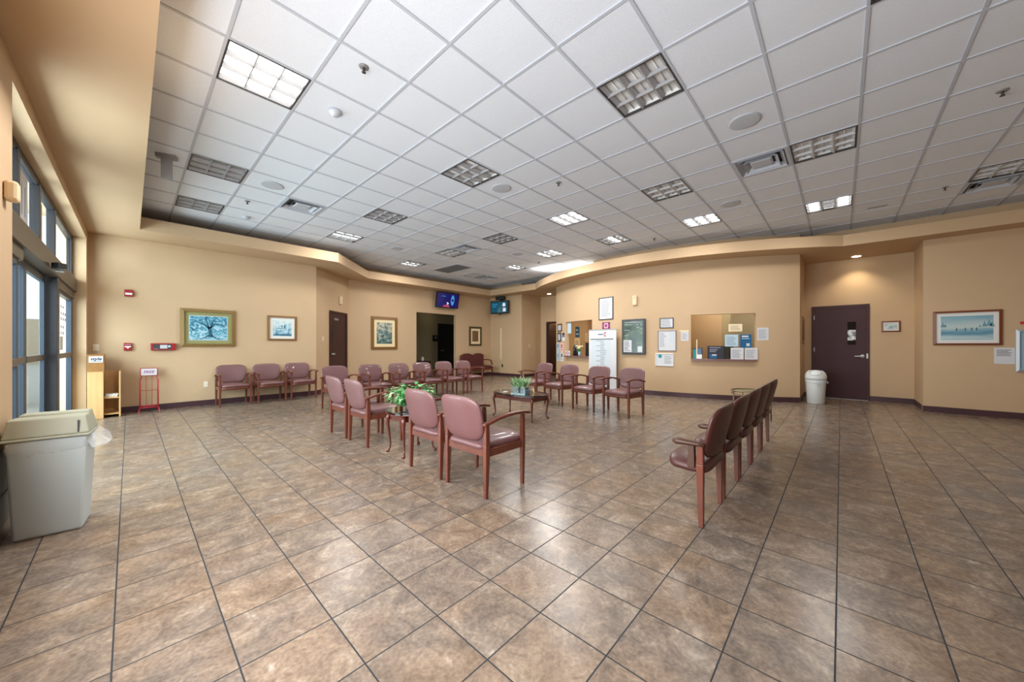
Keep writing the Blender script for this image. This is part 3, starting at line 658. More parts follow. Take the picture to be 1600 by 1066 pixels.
# ------------------------------------------------------------------ chairs
def lean(z): return 0.215 + 0.085 * max(0.0, (z - 0.45)) / 0.37
def chair_parts(root, vinyl, short=False):
    A = 0.255
    if not short:
        mb = MB()
        def fs(u, v, w_):
            y = v - 0.035 * (1 - (u / .25) ** 2) * max(0, -v / .25); return (u * (1.0 + 0.04 * (-v / .25)), y + 0.0, 0.418 + w_ - 0.012 * (u / .25) ** 2)
        mb.pad(.243, .262, 6.5, .085, fs); mb.build('seat', vinyl, root)
    else:
        mb = MB()
        def fs(u, v, w_): return (u * (1 - 0.05 * (v < 0)), 0.135 + v - 0.02 * (1 - (u / .25) ** 2) * max(0, -v / .14), 0.412 + w_ - 0.02 * (u / .25) ** 2)
        mb.pad(.262, .145, 5, .085, fs); mb.build('seat', vinyl, root)
    mb = MB()
    bz, bh = 0.640, 0.178
    def fb(u, v, w_):
        z = bz + v + 0.014 * (1 - (u / .26) ** 2) * max(0, v / bh) - 0.012 * (1 - (u / .26) ** 2) * max(0, -v / bh)
        uu = u * (0.90 + 0.105 * math.sin((v / bh + 1) * PI / 2.5))
        return (uu, lean(z) + 0.012 - 0.55 * uu * uu - w_ + 0.028, z)
    mb.pad(.262, bh, 5.2, .05, fb); mb.build('backrest', vinyl, root)
    for s in (-1, 1):
        mb = MB(); x0, x1 = s * A - .021, s * A + .021
        q0, q1 = s * A - .015, s * A + .015
        mb.taper((q0, q1, .212, .242, 0), (x0, x1, .195, .243, .43)); mb.taper((x0, x1, .195, .243, .43), (s * A - .018, s * A + .018, .205, .240, .615 if not short else .57))
        mb.build('leg', 'cherry', root, bevel=.004)
        if not short:
            mb = MB(); mb.taper((q0, q1, -.236, -.208, 0), (s * A - .019, s * A + .019, -.245, -.205, .40)); mb.taper((s * A - .019, s * A + .019, -.245, -.205, .40), (s * A - .016, s * A + .016, -.240, -.208, .628))
            mb.build('leg', 'cherry', root, bevel=.004)
            mb = MB(); xa = s * (A + .012)
            mb.strip([(xa, .262, .602), (xa, .21, .612), (xa, .12, .634), (xa, .0, .650), (xa, -.12, .654), (xa, -.22, .648), (xa, -.30, .634)], [.044, .048, .052, .055, .056, .056, .05], .026)
            mb.build('armrest', 'cherry', root, bevel=.008)
        else:
            mb = MB(); xa = s * (A + .012)
            e_ = .045 if s > 0 else .135; mb.tube([(xa, .25, .565), (xa, .21, .570), (xa, e_ + .055, .572), (xa, e_ + .02, .570), (xa, e_, .568)], [.016, .024, .034, .034, .018], 12, flat=.7)
            mb.build('armrest', 'armpad', root)
            mb = MB(); mb.taper((s * A - .022, s * A + .022, .14, .19, .40), (s * A - .02, s * A + .02, .145, .185, .56)); mb.build('arm_support', 'armpad', root, bevel=.005)
    mb = MB()
    if not short:
        for s in (-1, 1): mb.box(s * A - .012, s * A + .012, -.21, .20, .335, .395)
        mb.box(-A + .01, A - .01, .205, .230, .335, .395)
        mb.strip([(x, -.225 - .03 * (1 - (x / A) ** 2), .362) for x in [-.24, -.16, -.08, 0, .08, .16, .24]], .05, .024, wdir=Vector((0, 0, 1)))
    else:
        mb.box(-A + .01, A - .01, .205, .235, .36, .41); mb.box(-.22, .22, .06, .21, .362, .375)
    mb.build('seat_frame', 'cherry', root)
proto = empty('waiting_room_chair', (0, 0, 0)); chair_parts(proto, 'vinyl')
proto2 = empty('waiting_room_chair', (0, 0, 0)); chair_parts(proto2, 'oxblood', True)
CH = []
gF, gL, gB, gR, gS = 'chairs with pink backs turned to the viewer', 'chairs along the fire alarm wall', 'chairs in the long row before the back wall', 'chairs in front of the bowed reception wall', 'oxblood chairs seen side-on'
for y, lb in ((2.375, 'pink backed vinyl chair, largest in view, with its curved wooden arm showing'), (2.995, 'pink backed vinyl chair between the leafy end table and the largest pink backed chair'),
        (4.485, 'pink backed vinyl chair on the far side of the leafy end table, touching it'), (5.115, 'pink backed vinyl chair at the row end farther from the leafy end table')):
    CH.append((proto, 2.20, y, PI / 2, lb, gF))
for x, lb in ((1.49, 'mauve vinyl chair against the alarm wall, the one next to the wall outlet'), (2.135, 'mauve vinyl chair against the alarm wall, middle of the three'), (2.755, 'mauve vinyl chair against the alarm wall, the one beside the angled corner')):
    CH.append((proto, x, 9.37, 0, lb, gL))
for x, lb in ((2.84, 'mauve chair half hidden by pink chairs, in front of the angled wall door'), (3.58, 'mauve chair in the back row below the framed garden painting'), (4.255, 'mauve chair in the back row between the garden painting and the hall opening'),
        (4.885, 'mauve chair in the back row in front of the dim hall wall and console'), (5.53, 'mauve chair in the back row in front of the black hall door'), (6.17, 'mauve chair ending the back row, in front of the burgundy settee')):
    CH.append((proto, x, 7.27, 0, lb, gB))
for (x, y), lb in (((6.03, 2.87), 'mauve chair facing the viewer in front of the screen, ending its row'), ((6.14, 3.60), 'mauve chair facing the viewer in front of the white list banner'),
        ((6.27, 4.40), 'mauve chair facing the viewer below the flyers beside the service window'), ((6.40, 5.18), 'mauve chair turned aside, behind the planter, by the open doorway')):
    CH.append((proto, x, y, -PI / 2 - .14, lb, gR))
for k, lb in enumerate(('oxblood chair seen side-on whose seat and padded arm show, first of its row', 'oxblood chair second in the side-on row, behind the first', 'oxblood chair third in the side-on row, midway along it', 'oxblood chair fourth in the side-on row, last but one', 'oxblood chair fifth in the side-on row, whose tall back tip ends it')):
    CH.append((proto2, 2.925 + .62 * k, .93, PI, lb, gS))
first = set()
for p, x, y, rz, lb, g in CH:
    o = p if p not in first else copy_tree(p)
    first.add(p); o.location = (x, y, 0); o.rotation_euler.z = rz; tag(o, lb, 'chair', g)

# settee
st = empty('settee', (9.28, 10.50, 0), 0, 'burgundy two-hump settee with wooden arms in the back corner', 'settee')
mb = MB(); mb.box(-.56, .56, -.28, .24, .33, .45); mb.build('seat', 'settee', st, bevel=.03)
def hump(x): return .80 + .10 * abs(math.sin(PI * (x + .58) / .58)) ** .7
xs = [-.58 + 1.16 * k / 32 for k in range(33)]
mb = MB(); poly = [(-.58, .42)] + [(.58, .42)] + [(x, hump(x)) for x in reversed(xs)]
mb.prismy(poly, .22, .32); mb.build('backrest', 'settee', st, bevel=.02)
mb = MB(); mb.strip([(x, .27, hump(x) + .012) for x in xs], .11, .03, wdir=Vector((0, 1, 0))); mb.build('crest_rail', 'cherry_dark', st)
for s in (-1, 1):
    mb = MB(); mb.strip([(s * .60, .26, .66), (s * .60, .05, .665), (s * .60, -.14, .655), (s * .60, -.20, .60), (s * .60, -.26, .47)], .045, .035); mb.build('armrest', 'cherry_dark', st)
    for y in (-.27, .26):
        mb = MB(); mb.taper((s * .585 - .015, s * .585 + .015, y - .015, y + .015, 0), (s * .585 - .024, s * .585 + .024, y - .024, y + .024, .40)); mb.build('leg', 'cherry_dark', st)
mb = MB(); mb.box(-.57, .57, -.29, -.26, .28, .34); mb.build('seat_rail', 'cherry_dark', st)

# cabriole tables
def cab_leg(mb, x, y, sx, sy, h, k=1.0):
    o = Vector((sx, sy, 0)).normalized()
    P = [(.0, h, .020), (.022, h * .86, .025), (.026, h * .74, .021), (.008, h * .45, .015), (-.006, h * .20, .011), (.004, h * .09, .011), (.022, h * .045, .018), (.028, .012, .020), (.028, .0, .016)]
    mb.tube([(x + o.x * a, y + o.y * a, z) for a, z, r in P], [r * k for *_, r in P], 12)
def oval(a, b, n=40, e=2.0):
    return [(a * math.copysign(abs(math.cos(t)) ** (2 / e), math.cos(t)), b * math.copysign(abs(math.sin(t)) ** (2 / e), math.sin(t))) for t in [2 * PI * k / n for k in range(n)]]
def ctable(name, x, y, a, b, h, lx_, ly_, label, e=2.4, cat='table'):
    r = empty(name, (x, y, 0), 0, label, cat)
    mb = MB(); mb.prism(oval(a - .03, b - .03, e=e), h - .028, h - .012); mb.prism(oval(a, b, e=e), h - .0125, h, 0, True); mb.build('glass_top', 'blackglass', r)
    mb = MB(); mb.prism(oval(a + .006, b + .006, e=e), h - .034, h - .0285, 0, True); mb.build('top_rim', 'cherry_dark', r)
    mb = MB(); t = .022
    mb.box(-lx_, lx_, -ly_, -ly_ + t, h - .115, h - .034); mb.box(-lx_, lx_, ly_ - t, ly_, h - .115, h - .034); mb.box(-lx_, -lx_ + t, -ly_, ly_, h - .115, h - .034); mb.box(lx_ - t, lx_, -ly_, ly_, h - .115, h - .034)
    mb.build('apron', 'cherry_dark', r, bevel=.003)
    for sx in (-1, 1):
        for sy in (-1, 1):
            mb = MB(); cab_leg(mb, sx * (lx_ - .006), sy * (ly_ - .006), sx, sy, h - .034); mb.build('leg', 'cherry_dark', r)
    return r
ctable('end_table', 2.265, 3.72, .27, .275, .50, .195, .165, 'small cabriole end table with black glass top holding the leafy plant')
ctable('coffee_table', 4.63, 4.10, .31, .56, .43, .20, .43, 'oval cabriole coffee table with black glass top before the reception chairs')

def leaf(mb, p, d, up, L, W, m=0, bend=.25):
    d = d.normalized(); s = d.cross(up); s = s.normalized() if s.length > 1e-3 else Vector((1, 0, 0)); n = s.cross(d)
    a = p; b1 = p + d * L * .45 + s * W / 2 + n * L * .05; b2 = p + d * L * .45 - s * W / 2 + n * L * .05; mid = p + d * L * .5 - n * L * .02; tip = p + d * L - n * L * bend
    i = mb.add([a, b1, mid, b2, tip]); mb.face((i, i + 2, i + 1), m, True); mb.face((i, i + 3, i + 2), m, True); mb.face((i + 1, i + 2, i + 4), m, True); mb.face((i + 3, i + 4, i + 2), m, True)
pp = empty('potted_plant', (2.30, 3.76, .5005), 0, 'bushy green trailing plant in a blue-grey pot on the end table', 'plant')
mb = MB(); mb.lathe([(.0, 0), (.075, 0), (.10, .09), (.095, .095), (.0, .09)], n=20); mb.build('pot', 'pot', pp)
rnd = random.Random(3); mb = MB()
for k in range(300):
    ph = rnd.uniform(0, 2 * PI); el = rnd.uniform(-.15, 1.0); rr = rnd.uniform(.08, .23)
    p = Vector((rr * math.cos(ph) * 1.15, rr * math.sin(ph) * 1.15, .075 + .17 * el * (1.1 - rr * 1.8) + .04))
    if k > 230: p = Vector((-.15 + rnd.uniform(-.05, .04), -.03 + rnd.uniform(-.09, .10), rnd.uniform(.05, .14)))
    d = Vector((math.cos(ph), math.sin(ph), rnd.uniform(-.4, .5))) + Vector((rnd.uniform(-.5, .5), rnd.uniform(-.5, .5), rnd.uniform(-.3, .3)))
    if p.z < .12: d.z = abs(d.z)
    leaf(mb, p, d, Vector((0, 0, 1)), rnd.uniform(.065, .10), rnd.uniform(.042, .066), 0 if rnd.random() < .75 else 1)
mb.build('foliage', ['leaf', 'leaf2'], pp)
mb = MB()
for k in range(26):
    ph = rnd.uniform(0, 2 * PI); mb.tube([(0.03 * math.cos(ph), 0.03 * math.sin(ph), .09), (.08 * math.cos(ph), .08 * math.sin(ph), .15), (.16 * math.cos(ph), .16 * math.sin(ph), .18)], .003, 5)
mb.build('stems', 'leaf', pp)
pl = empty('planter', (4.50, 3.98, .4305), .1, 'square glass planter of spiky pale green leaves on the coffee table', 'plant')
mb = MB(); a, b, h = .075, .15, .13
for q in ((-a, a, -b, -b + .005), (-a, a, b - .005, b), (-a, -a + .005, -b + .005, b - .005), (a - .005, a, -b + .005, b - .005)): mb.box(*q, .0, h)
mb.box(-a + .005, a - .005, -b + .005, b - .005, 0, .006); mb.build('glass_vase', 'clear', pl)
mb = MB(); mb.box(-a + .008, a - .008, -b + .008, b * .1, .008, .075); mb.build('water_gel', mat('blue_glass_gel', C(120, 150, 180), .15), pl)
mb = MB(); mb.box(-a + .008, a - .008, -b * .75, b - .008, .008, .10); mb.build('dark_soil', 'soil', pl)
mb = MB()
for k in range(110):
    ph = rnd.uniform(0, 2 * PI); p = Vector((rnd.uniform(-.05, .05), rnd.uniform(-.11, .11), .09)); d = Vector((math.cos(ph) * .7, math.sin(ph) * .9, rnd.uniform(.6, 1.6)))
    leaf(mb, p, d, Vector((0, 0, 1)) if abs(d.z) < 1 else Vector((1, 0, .2)), rnd.uniform(.15, .25), rnd.uniform(.018, .032), 0 if rnd.random() < .3 else 1, .12)
mb.build('spiky_leaves', ['leaf', 'leaf2'], pl)
mb = MB(); mb.box(-.05, .05, -.035, .035, 0, .004); mb.box(-.045, .0, -.03, .03, .004, .007); tag(mb.build('leaflet', 'paper', loc=(4.50, 4.33, .4305), rot=.4), 'folded white leaflet on the coffee table beside the planter', 'leaflet')
mb = MB(); mb.tube([(0, 0, 0.004), (.03, .03, .012), (.05, .06, .03), (.055, .075, .055)], [.006, .008, .010, .014], 8); tag(mb.build('dried_flower', 'cream', loc=(4.72, 3.86, .4305)), 'small cream dried flower lying on the coffee table', 'flower')

# round glass side table behind the oxblood chairs
r = empty('round_side_table', (7.28, 1.13, 0), 0, 'low round glass table with a metal rim behind the oxblood chairs', 'table')
ring = [(.30 * math.cos(2 * PI * k / 40), .30 * math.sin(2 * PI * k / 40)) for k in range(41)]
mb = MB(); mb.tube([(x, y, .465) for x, y in ring], .011, 8, cap=False); mb.build('top_ring', 'tablerim', r)
mb = MB(); mb.tube([(x * .985, y * .985, .415) for x, y in ring], .008, 8, cap=False); mb.build('lower_ring', 'tablerim', r)
mb = MB(); mb.prism([(x * .97, y * .97) for x, y in ring[:-1]], .461, .468); mb.build('glass_top', 'clear', r)
for k in range(4):
    x, y = .295 * math.cos(PI / 4 + k * PI / 2 + .5), .295 * math.sin(PI / 4 + k * PI / 2 + .5); mb = MB(); mb.tube([(x, y, .465), (x, y, .0)], .010, 8); mb.build('leg', 'tablerim', r)

# ------------------------------------------------------------------ bins, bookcase, wire rack
tb = empty('trash_can', (-0.350, 3.94, 0), -.10, 'large sage-grey plastic trash can with a bag liner by the entrance pillar', 'trash can')
mb = MB(); mb.taper((-.145, .145, -.125, .125, 0), (-.168, .168, -.148, .148, .63)); mb.build('body', 'binbody', tb, bevel=.014)
mb = MB()
n_ = 48; rows = []
rnd = random.Random(5)
for zi, z in enumerate((.545, .565, .60, .635)):
    pts = []
    for k in range(n_):
        t = 2 * PI * k / n_; c, s = math.cos(t), math.sin(t); q = (abs(c) ** 8 + abs(s) ** 8) ** (-1 / 8)
        f = 1 + rnd.uniform(0, .035) + (.02 if zi in (1, 2) else 0)
        pts.append((.171 * c * q * f, .151 * s * q * f, z + (rnd.uniform(-.012, .012) if zi == 0 else 0)))
    rows.append(mb.add(pts))
for a, b in zip(rows, rows[1:]):
    for k in range(n_): mb.face((a + k, a + (k + 1) % n_, b + (k + 1) % n_, b + k), 0, True)
q = [(.165, .02, .645), (.185, .13, .65), (.215, .02, .605), (.235, .15, .60), (.262, .05, .56), (.25, -.06, .548), (.19, -.12, .54), (.165, -.14, .60)]
i = mb.add(q)
for t in ((0, 1, 2), (2, 1, 3), (2, 3, 4), (2, 4, 5), (0, 2, 5), (0, 5, 6), (0, 6, 7)): mb.face([i + k for k in t], 0, True)
lo = mb.build('bag_liner', 'liner', tb); tag(lo, 'translucent white bag liner')
mb = MB(); mb.taper((-.183, .183, -.162, .162, .637), (-.183, .183, -.162, .162, .655)); mb.taper((-.180, .180, -.158, .158, .655), (-.160, .160, -.140, -.015, .775)); mb.build('lid', 'binlid', tb, bevel=.010)
mb = MB(); mb.taper((-.176, .176, .0, .156, .655), (-.150, .150, .02, .135, .785)); mb.build('swing_flap', 'binlid', tb, bevel=.008)
mb = MB(); mb.box(.128, .136, -.158, -.150, .665, .745); mb.build('hinge_slot', 'darkgrey', tb)
wb = empty('swing_top_bin', (10.02, .40, 0), 0, 'round white swing-top bin standing by the maroon door', 'trash can')
mb = MB(); mb.lathe([(.0, 0), (.138, 0), (.146, .01), (.168, .46), (.172, .50), (.0, .50)], n=32); mb.build('body', 'whitebin', wb)
mb = MB(); mb.lathe([(.174, .44), (.178, .455), (.182, .50), (.18, .53), (.0, .535)], n=32); mb.tube([(.0, -.176, .48), (.03, -.195, .45), (.05, -.185, .42)], [.02, .018, .004], 8); mb.build('bag_liner', 'liner', wb)
mb = MB(); mb.lathe([(.178, .52), (.184, .55), (.180, .60), (.160, .66), (.115, .705), (.0, .72)], n=32); mb.build('dome_lid', 'whitebin', wb)
mb = MB()
ringp = [(-.135 + .09 * math.cos(2 * PI * k / 28) * .55 - .0, .10 * math.sin(2 * PI * k / 28), .665 + .055 * math.cos(2 * PI * k / 28)) for k in range(29)]
mb.tube(ringp, .003, 6, cap=False); mb.build('flap_seam', 'grey', wb)
mb = MB(); mb.box(-.178, -.174, -.075, -.03, .40, .46); mb.build('sticker', 'grey', wb)

bc = empty('bookcase', (-.295, 9.43, 0), 0, 'light oak literature stand with open cubbies in the entrance corner', 'bookcase')
mb = MB(); mb.box(-.185, -.005, -.235, .20, 0, .80); mb.build('closed_cabinet', 'oak', bc, bevel=.004)
mb = MB(); mb.box(.170, .190, -.17, .20, 0, .80); mb.build('side_panel', 'oak', bc, bevel=.002)
mb = MB(); mb.box(-.004, .169, .18, .20, 0, .80); mb.build('back_panel', 'oak', bc)
for z in (.05, .33):
    mb = MB(); mb.box(-.004, .169, -.16, .179, z, z + .02); mb.build('shelf', 'oak', bc)
for k in range(3):
    mb = MB(); mb.box(-.075, .075, -.13, .13, 0, .014); mb.box(-.07, .072, -.128, -.10, .014, .018)
    tag(mb.build('newspaper', 'newsprint', loc=(-.213, 9.42, .3505 + .0185 * k), rot=.06 * (k - 1)), ('folded newspaper at the bottom of the cubby pile', 'folded newspaper in the middle of the cubby pile', 'folded newspaper on top of the cubby pile')[k], 'newspaper', 'newspapers in the oak stand')
sb = empty('magazine_box', (-.387, 9.36, .801), 0, 'brown magazine box with a white style sign on the oak stand', 'box')
mb = MB(); mb.box(-.096, .096, -.16, .16, 0, .29); mb.build('body', 'board', sb, bevel=.003)
mb = MB(); mb.box(-.075, .08, -.166, -.161, .155, .262); mb.build('sign_card', 'paper', sb)
text('sign_lettering', 'style', .066, 'inkdark', sb, (.002, -.1665, .217), shear=.25, bold=.002)
mb = MB(); mb.box(-.05, .06, -.1675, -.1665, .172, .180); mb.build('sign_subtitle', 'inkdark', sb)
wr = empty('wire_rack', (.25, 9.52, 0), 0, 'red wire magazine rack with a white FREE header by the alarm wall', 'rack')
mb = MB()
for s in (-1, 1):
    mb.tube([(s * .115, .02, .10), (s * .115, .02, .60), (s * .098, .04, .66), (s * .098, .04, .80)], .0065, 8)
    mb.tube([(s * .125, -.05, .09), (s * .125, -.05, .58), (s * .115, .02, .63)], .005, 8)
    mb.tube([(s * .115, .09, .10), (s * .118, .0, .085), (s * .13, -.08, .06), (s * .135, -.15, .008)], .008, 8)
    mb.tube([(s * .04, .03, .10), (s * .04, .03, .70)], .0035, 6)
for z in (.085, .12): mb.tube([(-.125, -.05, z), (.125, -.05, z)], .006, 8); mb.tube([(-.115, .03, z), (.115, .03, z)], .006, 8)
mb.tube([(-.115, .025, .40), (.115, .025, .40)], .004, 8)
mb.tube([(-.12, .09, .1), (-.12, .09, .006)], .006, 8); mb.tube([(.12, .09, .1), (.12, .09, .006)], .006, 8); mb.tube([(-.12, .09, .1), (.12, .09, .1)], .006, 8)
mb.build('wire_frame', 'redwire', wr)
mb = MB(); mb.box(-.118, .118, .022, .034, .672, .822); mb.build('header_frame', 'redwire', wr, bevel=.005)
mb = MB(); mb.box(-.105, .105, .018, .0215, .685, .809); mb.build('header_card', 'paper', wr)
text('header_lettering', 'FREE', .068, 'purple', wr, (0, .0172, .745), bold=.0015, shear=.1)

# ------------------------------------------------------------------ wall things
def wall_item(name, x, y, z, th, label, cat, group=None): return empty(name, (x, y, z), math.radians(th), label, cat, group)
def rect(x0, x1, z0, z1, y, t, mt, name, root, bevel=0.0, label=None):
    mb = MB(); mb.box(x0, x1, y - t, y, z0, z1); o = mb.build(name, mt, root, bevel=bevel)
    if label: o['label'] = label
    return o
def ring_frame(w, h, fw, t, mt, root, name='frame', y=-.001):
    mb = MB()
    o, i = (w / 2, 0, h), None
    for (a, b) in (((-w/2, 0), (w/2, 0)), ((w/2, 0), (w/2, h)), ((w/2, h), (-w/2, h)), ((-w/2, h), (-w/2, 0))):
        def inn(p): return (p[0] - math.copysign(fw, p[0]), p[1] + (fw if p[1] == 0 else -fw))
        c, d = inn(b), inn(a)
        pts = [(a[0], y, a[1]), (b[0], y, b[1]), (c[0], y, c[1]), (d[0], y, d[1])]
        mb.hexa([Vector(p) for p in pts] + [Vector((pts[0][0], y - t * .7, pts[0][2])), Vector((pts[1][0], y - t * .7, pts[1][2])), Vector((pts[2][0], y - t, pts[2][2])), Vector((pts[3][0], y - t, pts[3][2]))])
    return mb.build(name, mt, root)
def picture(x, y, z, th, w, h, fw, fmat, mw, mmat, art, label, name='framed_picture', t=.03, cat='picture', inner=None, extra=None):
    r = wall_item(name, x, y, z, th, label, cat)
    ring_frame(w, h, fw, t, fmat, r)
    rect(-w/2 + fw * .9, w/2 - fw * .9, fw * .9, h - fw * .9, -.002, .008, mmat, 'mat_board', r)
    e = fw + mw
    if inner: rect(-w/2 + e - .012, w/2 - e + .012, e - .012, h - e + .012, -.0105, .001, inner, 'inner_mat', r)
    a = rect(-w/2 + e, w/2 - e, e, h - e, -.012, .001, art, 'print', r)
    if extra: extra(r, w, h, e)
    return r
def lines(root, x0, x1, z0, z1, n, y=-.003, mt='ink', rag=.35, th=.35, name='printed_text', seed=1):
    rn = random.Random(seed); mb = MB(); p = (z1 - z0) / n
    for k in range(n):
        z = z0 + p * (k + .5); e = x1 - (x1 - x0) * rn.uniform(0, rag); mb.box(x0, e, y - .0006, y, z - p * th / 2, z + p * th / 2)
    return mb.build(name, mt, root)
def sheet(name, x, y, z, th, w, h, label, cat='paper', mt='paper', n=8, ink='ink', frame=None, fw=.015, group=None, seed=1, m_=.12):
    r = wall_item(name, x, y, z, th, label, cat, group)
    if frame:
        ring_frame(w, h, fw, .02, frame, r); rect(-w/2 + fw * .8, w/2 - fw * .8, fw * .8, h - fw * .8, -.002, .004, mt, 'sheet', r); y_ = -.0065
    else:
        rect(-w/2, w/2, 0, h, -.001, .0015, mt, 'sheet', r); y_ = -.0027
    if n: lines(r, -w/2 + w * m_, w/2 - w * m_, h * .12, h * .86, n, y_, ink, seed=seed)
    return r
def blob(mb, pts, y, t=.0006): mb.prismy(pts, y - t, y)

# fire alarm wall (y = 9.7)
r = wall_item('fire_strobe', -.009, 9.7, 2.15, 0, 'red fire alarm strobe high on the alarm wall', 'fire alarm')
rect(-.058, .058, 0, .128, -.001, .045, 'red', 'housing', r, .008); rect(-.045, .045, .03, .068, -.0465, .012, 'white', 'strobe_lens', r, .004)
r = wall_item('fire_pull_station', -.021, 9.7, 1.15, 0, 'red fire pull station below the strobe', 'fire alarm')
rect(-.054, .054, 0, .14, -.001, .04, 'red', 'housing', r, .006); mb = MB(); mb.box(-.04, .04, -.052, -.0415, .062, .082); mb.box(-.012, .012, -.052, -.0415, .04, .062); mb.build('pull_handle', 'white', r)
rect(-.042, .042, .105, .118, -.0415, .001, 'ink', 'printed_band', r)
r = wall_item('alarm_panel', .446, 9.7, 1.15, 0, 'long red alarm panel with a lit display beside the pull station', 'fire alarm')
rect(-.174, .174, 0, .136, -.001, .07, 'red', 'housing', r, .008); rect(-.14, .11, .022, .116, -.0715, .002, 'darkgrey', 'fascia', r); rect(-.045, .055, .035, .105, -.074, .001, 'scr_white', 'display', r)
rect(.065, .10, .06, .095, -.074, .001, 'lightblue', 'button', r); rect(-.135, -.07, .024, .032, -.074, .001, 'grey', 'printed_band', r)
def switch(x, y, z, th, label, name='light_switch', mt='ivory', w=.075, h=.118):
    r = wall_item(name, x, y, z, th, label, 'switch' if 'switch' in name else 'outlet'); rect(-w/2, w/2, 0, h, -.001, .006, mt, 'plate', r, .002)
    if 'switch' in name: rect(-.006, .006, h/2 - .014, h/2 + .014, -.0075, .010, mt, 'toggle', r)
    else:
        for z_ in (h * .28, h * .72): rect(-.016, .016, z_ - .016, z_ + .016, -.0075, .002, mt if mt == 'black' else 'white', 'socket', r)
switch(-.405, 9.7, 1.15, 0, 'ivory light switch above the magazine box')
switch(1.083, 9.7, .378, 0, 'ivory wall outlet beside the alarm wall chairs', 'wall_outlet')
switch(3.432, 9.914, 1.36, math.degrees(AT), 'ivory light switch beside the angled wall door')
switch(10.85, 9.13, 1.17, 0, 'ivory light switch on the recess return wall')
switch(10.4, 10.185, .35, -90, 'black wall outlet under the corner television', 'wall_outlet', 'black')
tree_art = ramp_noise('blue_tree_painting', [(0.30, C(26, 74, 100)), (0.42, C(62, 134, 164)), (0.52, C(120, 184, 206)), (0.62, C(176, 208, 222)), (0.75, C(206, 216, 230))], 14, 9, grad=(-.05, .15, .6), distort=1.6)
def tree_extra(r, w, h, e):
    mb = MB(); y = -.0135
    def s(ps, w0, w1):
        n = len(ps)
        for i in range(n - 1):
            a, b = ps[i], ps[i + 1]; wa = w0 + (w1 - w0) * i / (n - 1); wb = w0 + (w1 - w0) * (i + 1) / (n - 1)
            dx, dz = b[0] - a[0], b[1] - a[1]; L_ = math.hypot(dx, dz); nx, nz = -dz / L_, dx / L_
            blob(mb, [(a[0] - nx * wa, a[1] - nz * wa), (b[0] - nx * wb, b[1] - nz * wb), (b[0] + nx * wb, b[1] + nz * wb), (a[0] + nx * wa, a[1] + nz * wa)], y)
    s([(.03, .20), (.03, .30), (.01, .40)], .035, .028); s([(.01, .38), (-.08, .47), (-.2, .52), (-.29, .50)], .02, .004); s([(.02, .39), (.10, .48), (.22, .46), (.28, .40)], .018, .004)
    s([(.0, .40), (-.03, .52), (-.06, .62)], .016, .004); s([(.03, .40), (.07, .54), (.14, .62)], .014, .004); s([(.0, .24), (-.06, .19), (-.15, .16)], .016, .004); s([(.05, .24), (.10, .18), (.18, .155)], .016, .004)
    mb.build('painted_tree', mat('painted_trunk', C(36, 92, 116), .6), r)
picture(1.127, 9.7, 1.217, 0, .885, .775, .06, 'gold', .085, 'matgreen', tree_art, 'gilt framed blue painting of a spreading tree on the alarm wall', inner='lightblue', t=.045, extra=tree_extra)
house_art = ramp_noise('blue_house_print', [(0.35, C(96, 150, 176)), (0.5, C(168, 204, 218)), (0.65, C(214, 226, 226))], 12, 6, grad=(.12, .15, .45))
def house_extra(r, w, h, e):
    mb = MB(); y = -.0135
    for x0, x1, z0, z1 in ((-.16, .18, .12, .155), (-.11, .06, .28, .29), (-.02, .0, .30, .36), (.03, .06, .30, .36), (.12, .13, .16, .27), (-.13, -.12, .16, .34)): mb.box(x0, x1, y - .0006, y, z0, z1)
    mb.build('painted_house', mat('painted_lines', C(52, 104, 128), .6), r)
picture(2.460, 9.7, 1.356, 0, .60, .585, .045, 'walnut', .065, 'matwhite', house_art, 'small walnut framed blue print near the end of the alarm wall', extra=house_extra)
# angled and back walls
r = wall_item('wall_strobe', 4.10, 10.53, 2.42, math.degrees(AT), 'beige alarm strobe above the angled wall door', 'alarm'); rect(-.07, .07, 0, .24, -.001, .05, 'beige', 'housing', r, .012); rect(-.04, .04, .14, .19, -.052, .004, 'white', 'lens', r)
flow_art = ramp_noise('garden_painting', [(0.30, C(50, 64, 62)), (0.42, C(84, 116, 108)), (0.50, C(104, 140, 150)), (0.57, C(176, 168, 140)), (0.70, C(200, 204, 190))], 9, 7, grad=(.12, .2, .9), distort=.8)
picture(5.642, 10.9, 1.11, 0, .90, 1.06, .085, 'walnut', .10, 'cream', flow_art, 'tall framed garden painting on the back wall', t=.04)
brown_art = ramp_noise('brown_textile_print', [(0.35, C(96, 66, 44)), (0.65, C(136, 100, 70))], 30, 4)
picture(9.549, 10.9, 1.224, 0, .66, .775, .075, 'olive', .095, 'cream', brown_art, 'olive framed brown print above the burgundy settee', t=.04)
tv = empty('television', (8.0, 10.74, 2.62), -.04, 'black television with a navy picture above the hall opening', 'television')
mb = MB(); mb.box(-.49, .49, -.05, .03, 0, .57); mb.build('cabinet', 'black', tv, bevel=.008)
rect(-.46, .46, .035, .54, -.0505, .001, 'scr_navy', 'screen', tv)
mb = MB(); blob(mb, [(.20 + .075 * math.cos(t * PI / 10), .30 + .19 * math.sin(t * PI / 10)) for t in range(20)], -.052); mb.build('cyan_shape', 'scr_cyan', tv)
mb = MB(); blob(mb, [(.20 + .05 * math.cos(t * PI / 8), .30 + .05 * math.sin(t * PI / 8)) for t in range(16)], -.053); mb.build('dark_spot', 'scr_navy', tv)
mb = MB(); blob(mb, [(-.22, .04), (.10, .04), (.06, .10), (-.04, .13), (-.16, .10)], -.052); mb.build('rose_shape', 'scr_rose', tv)
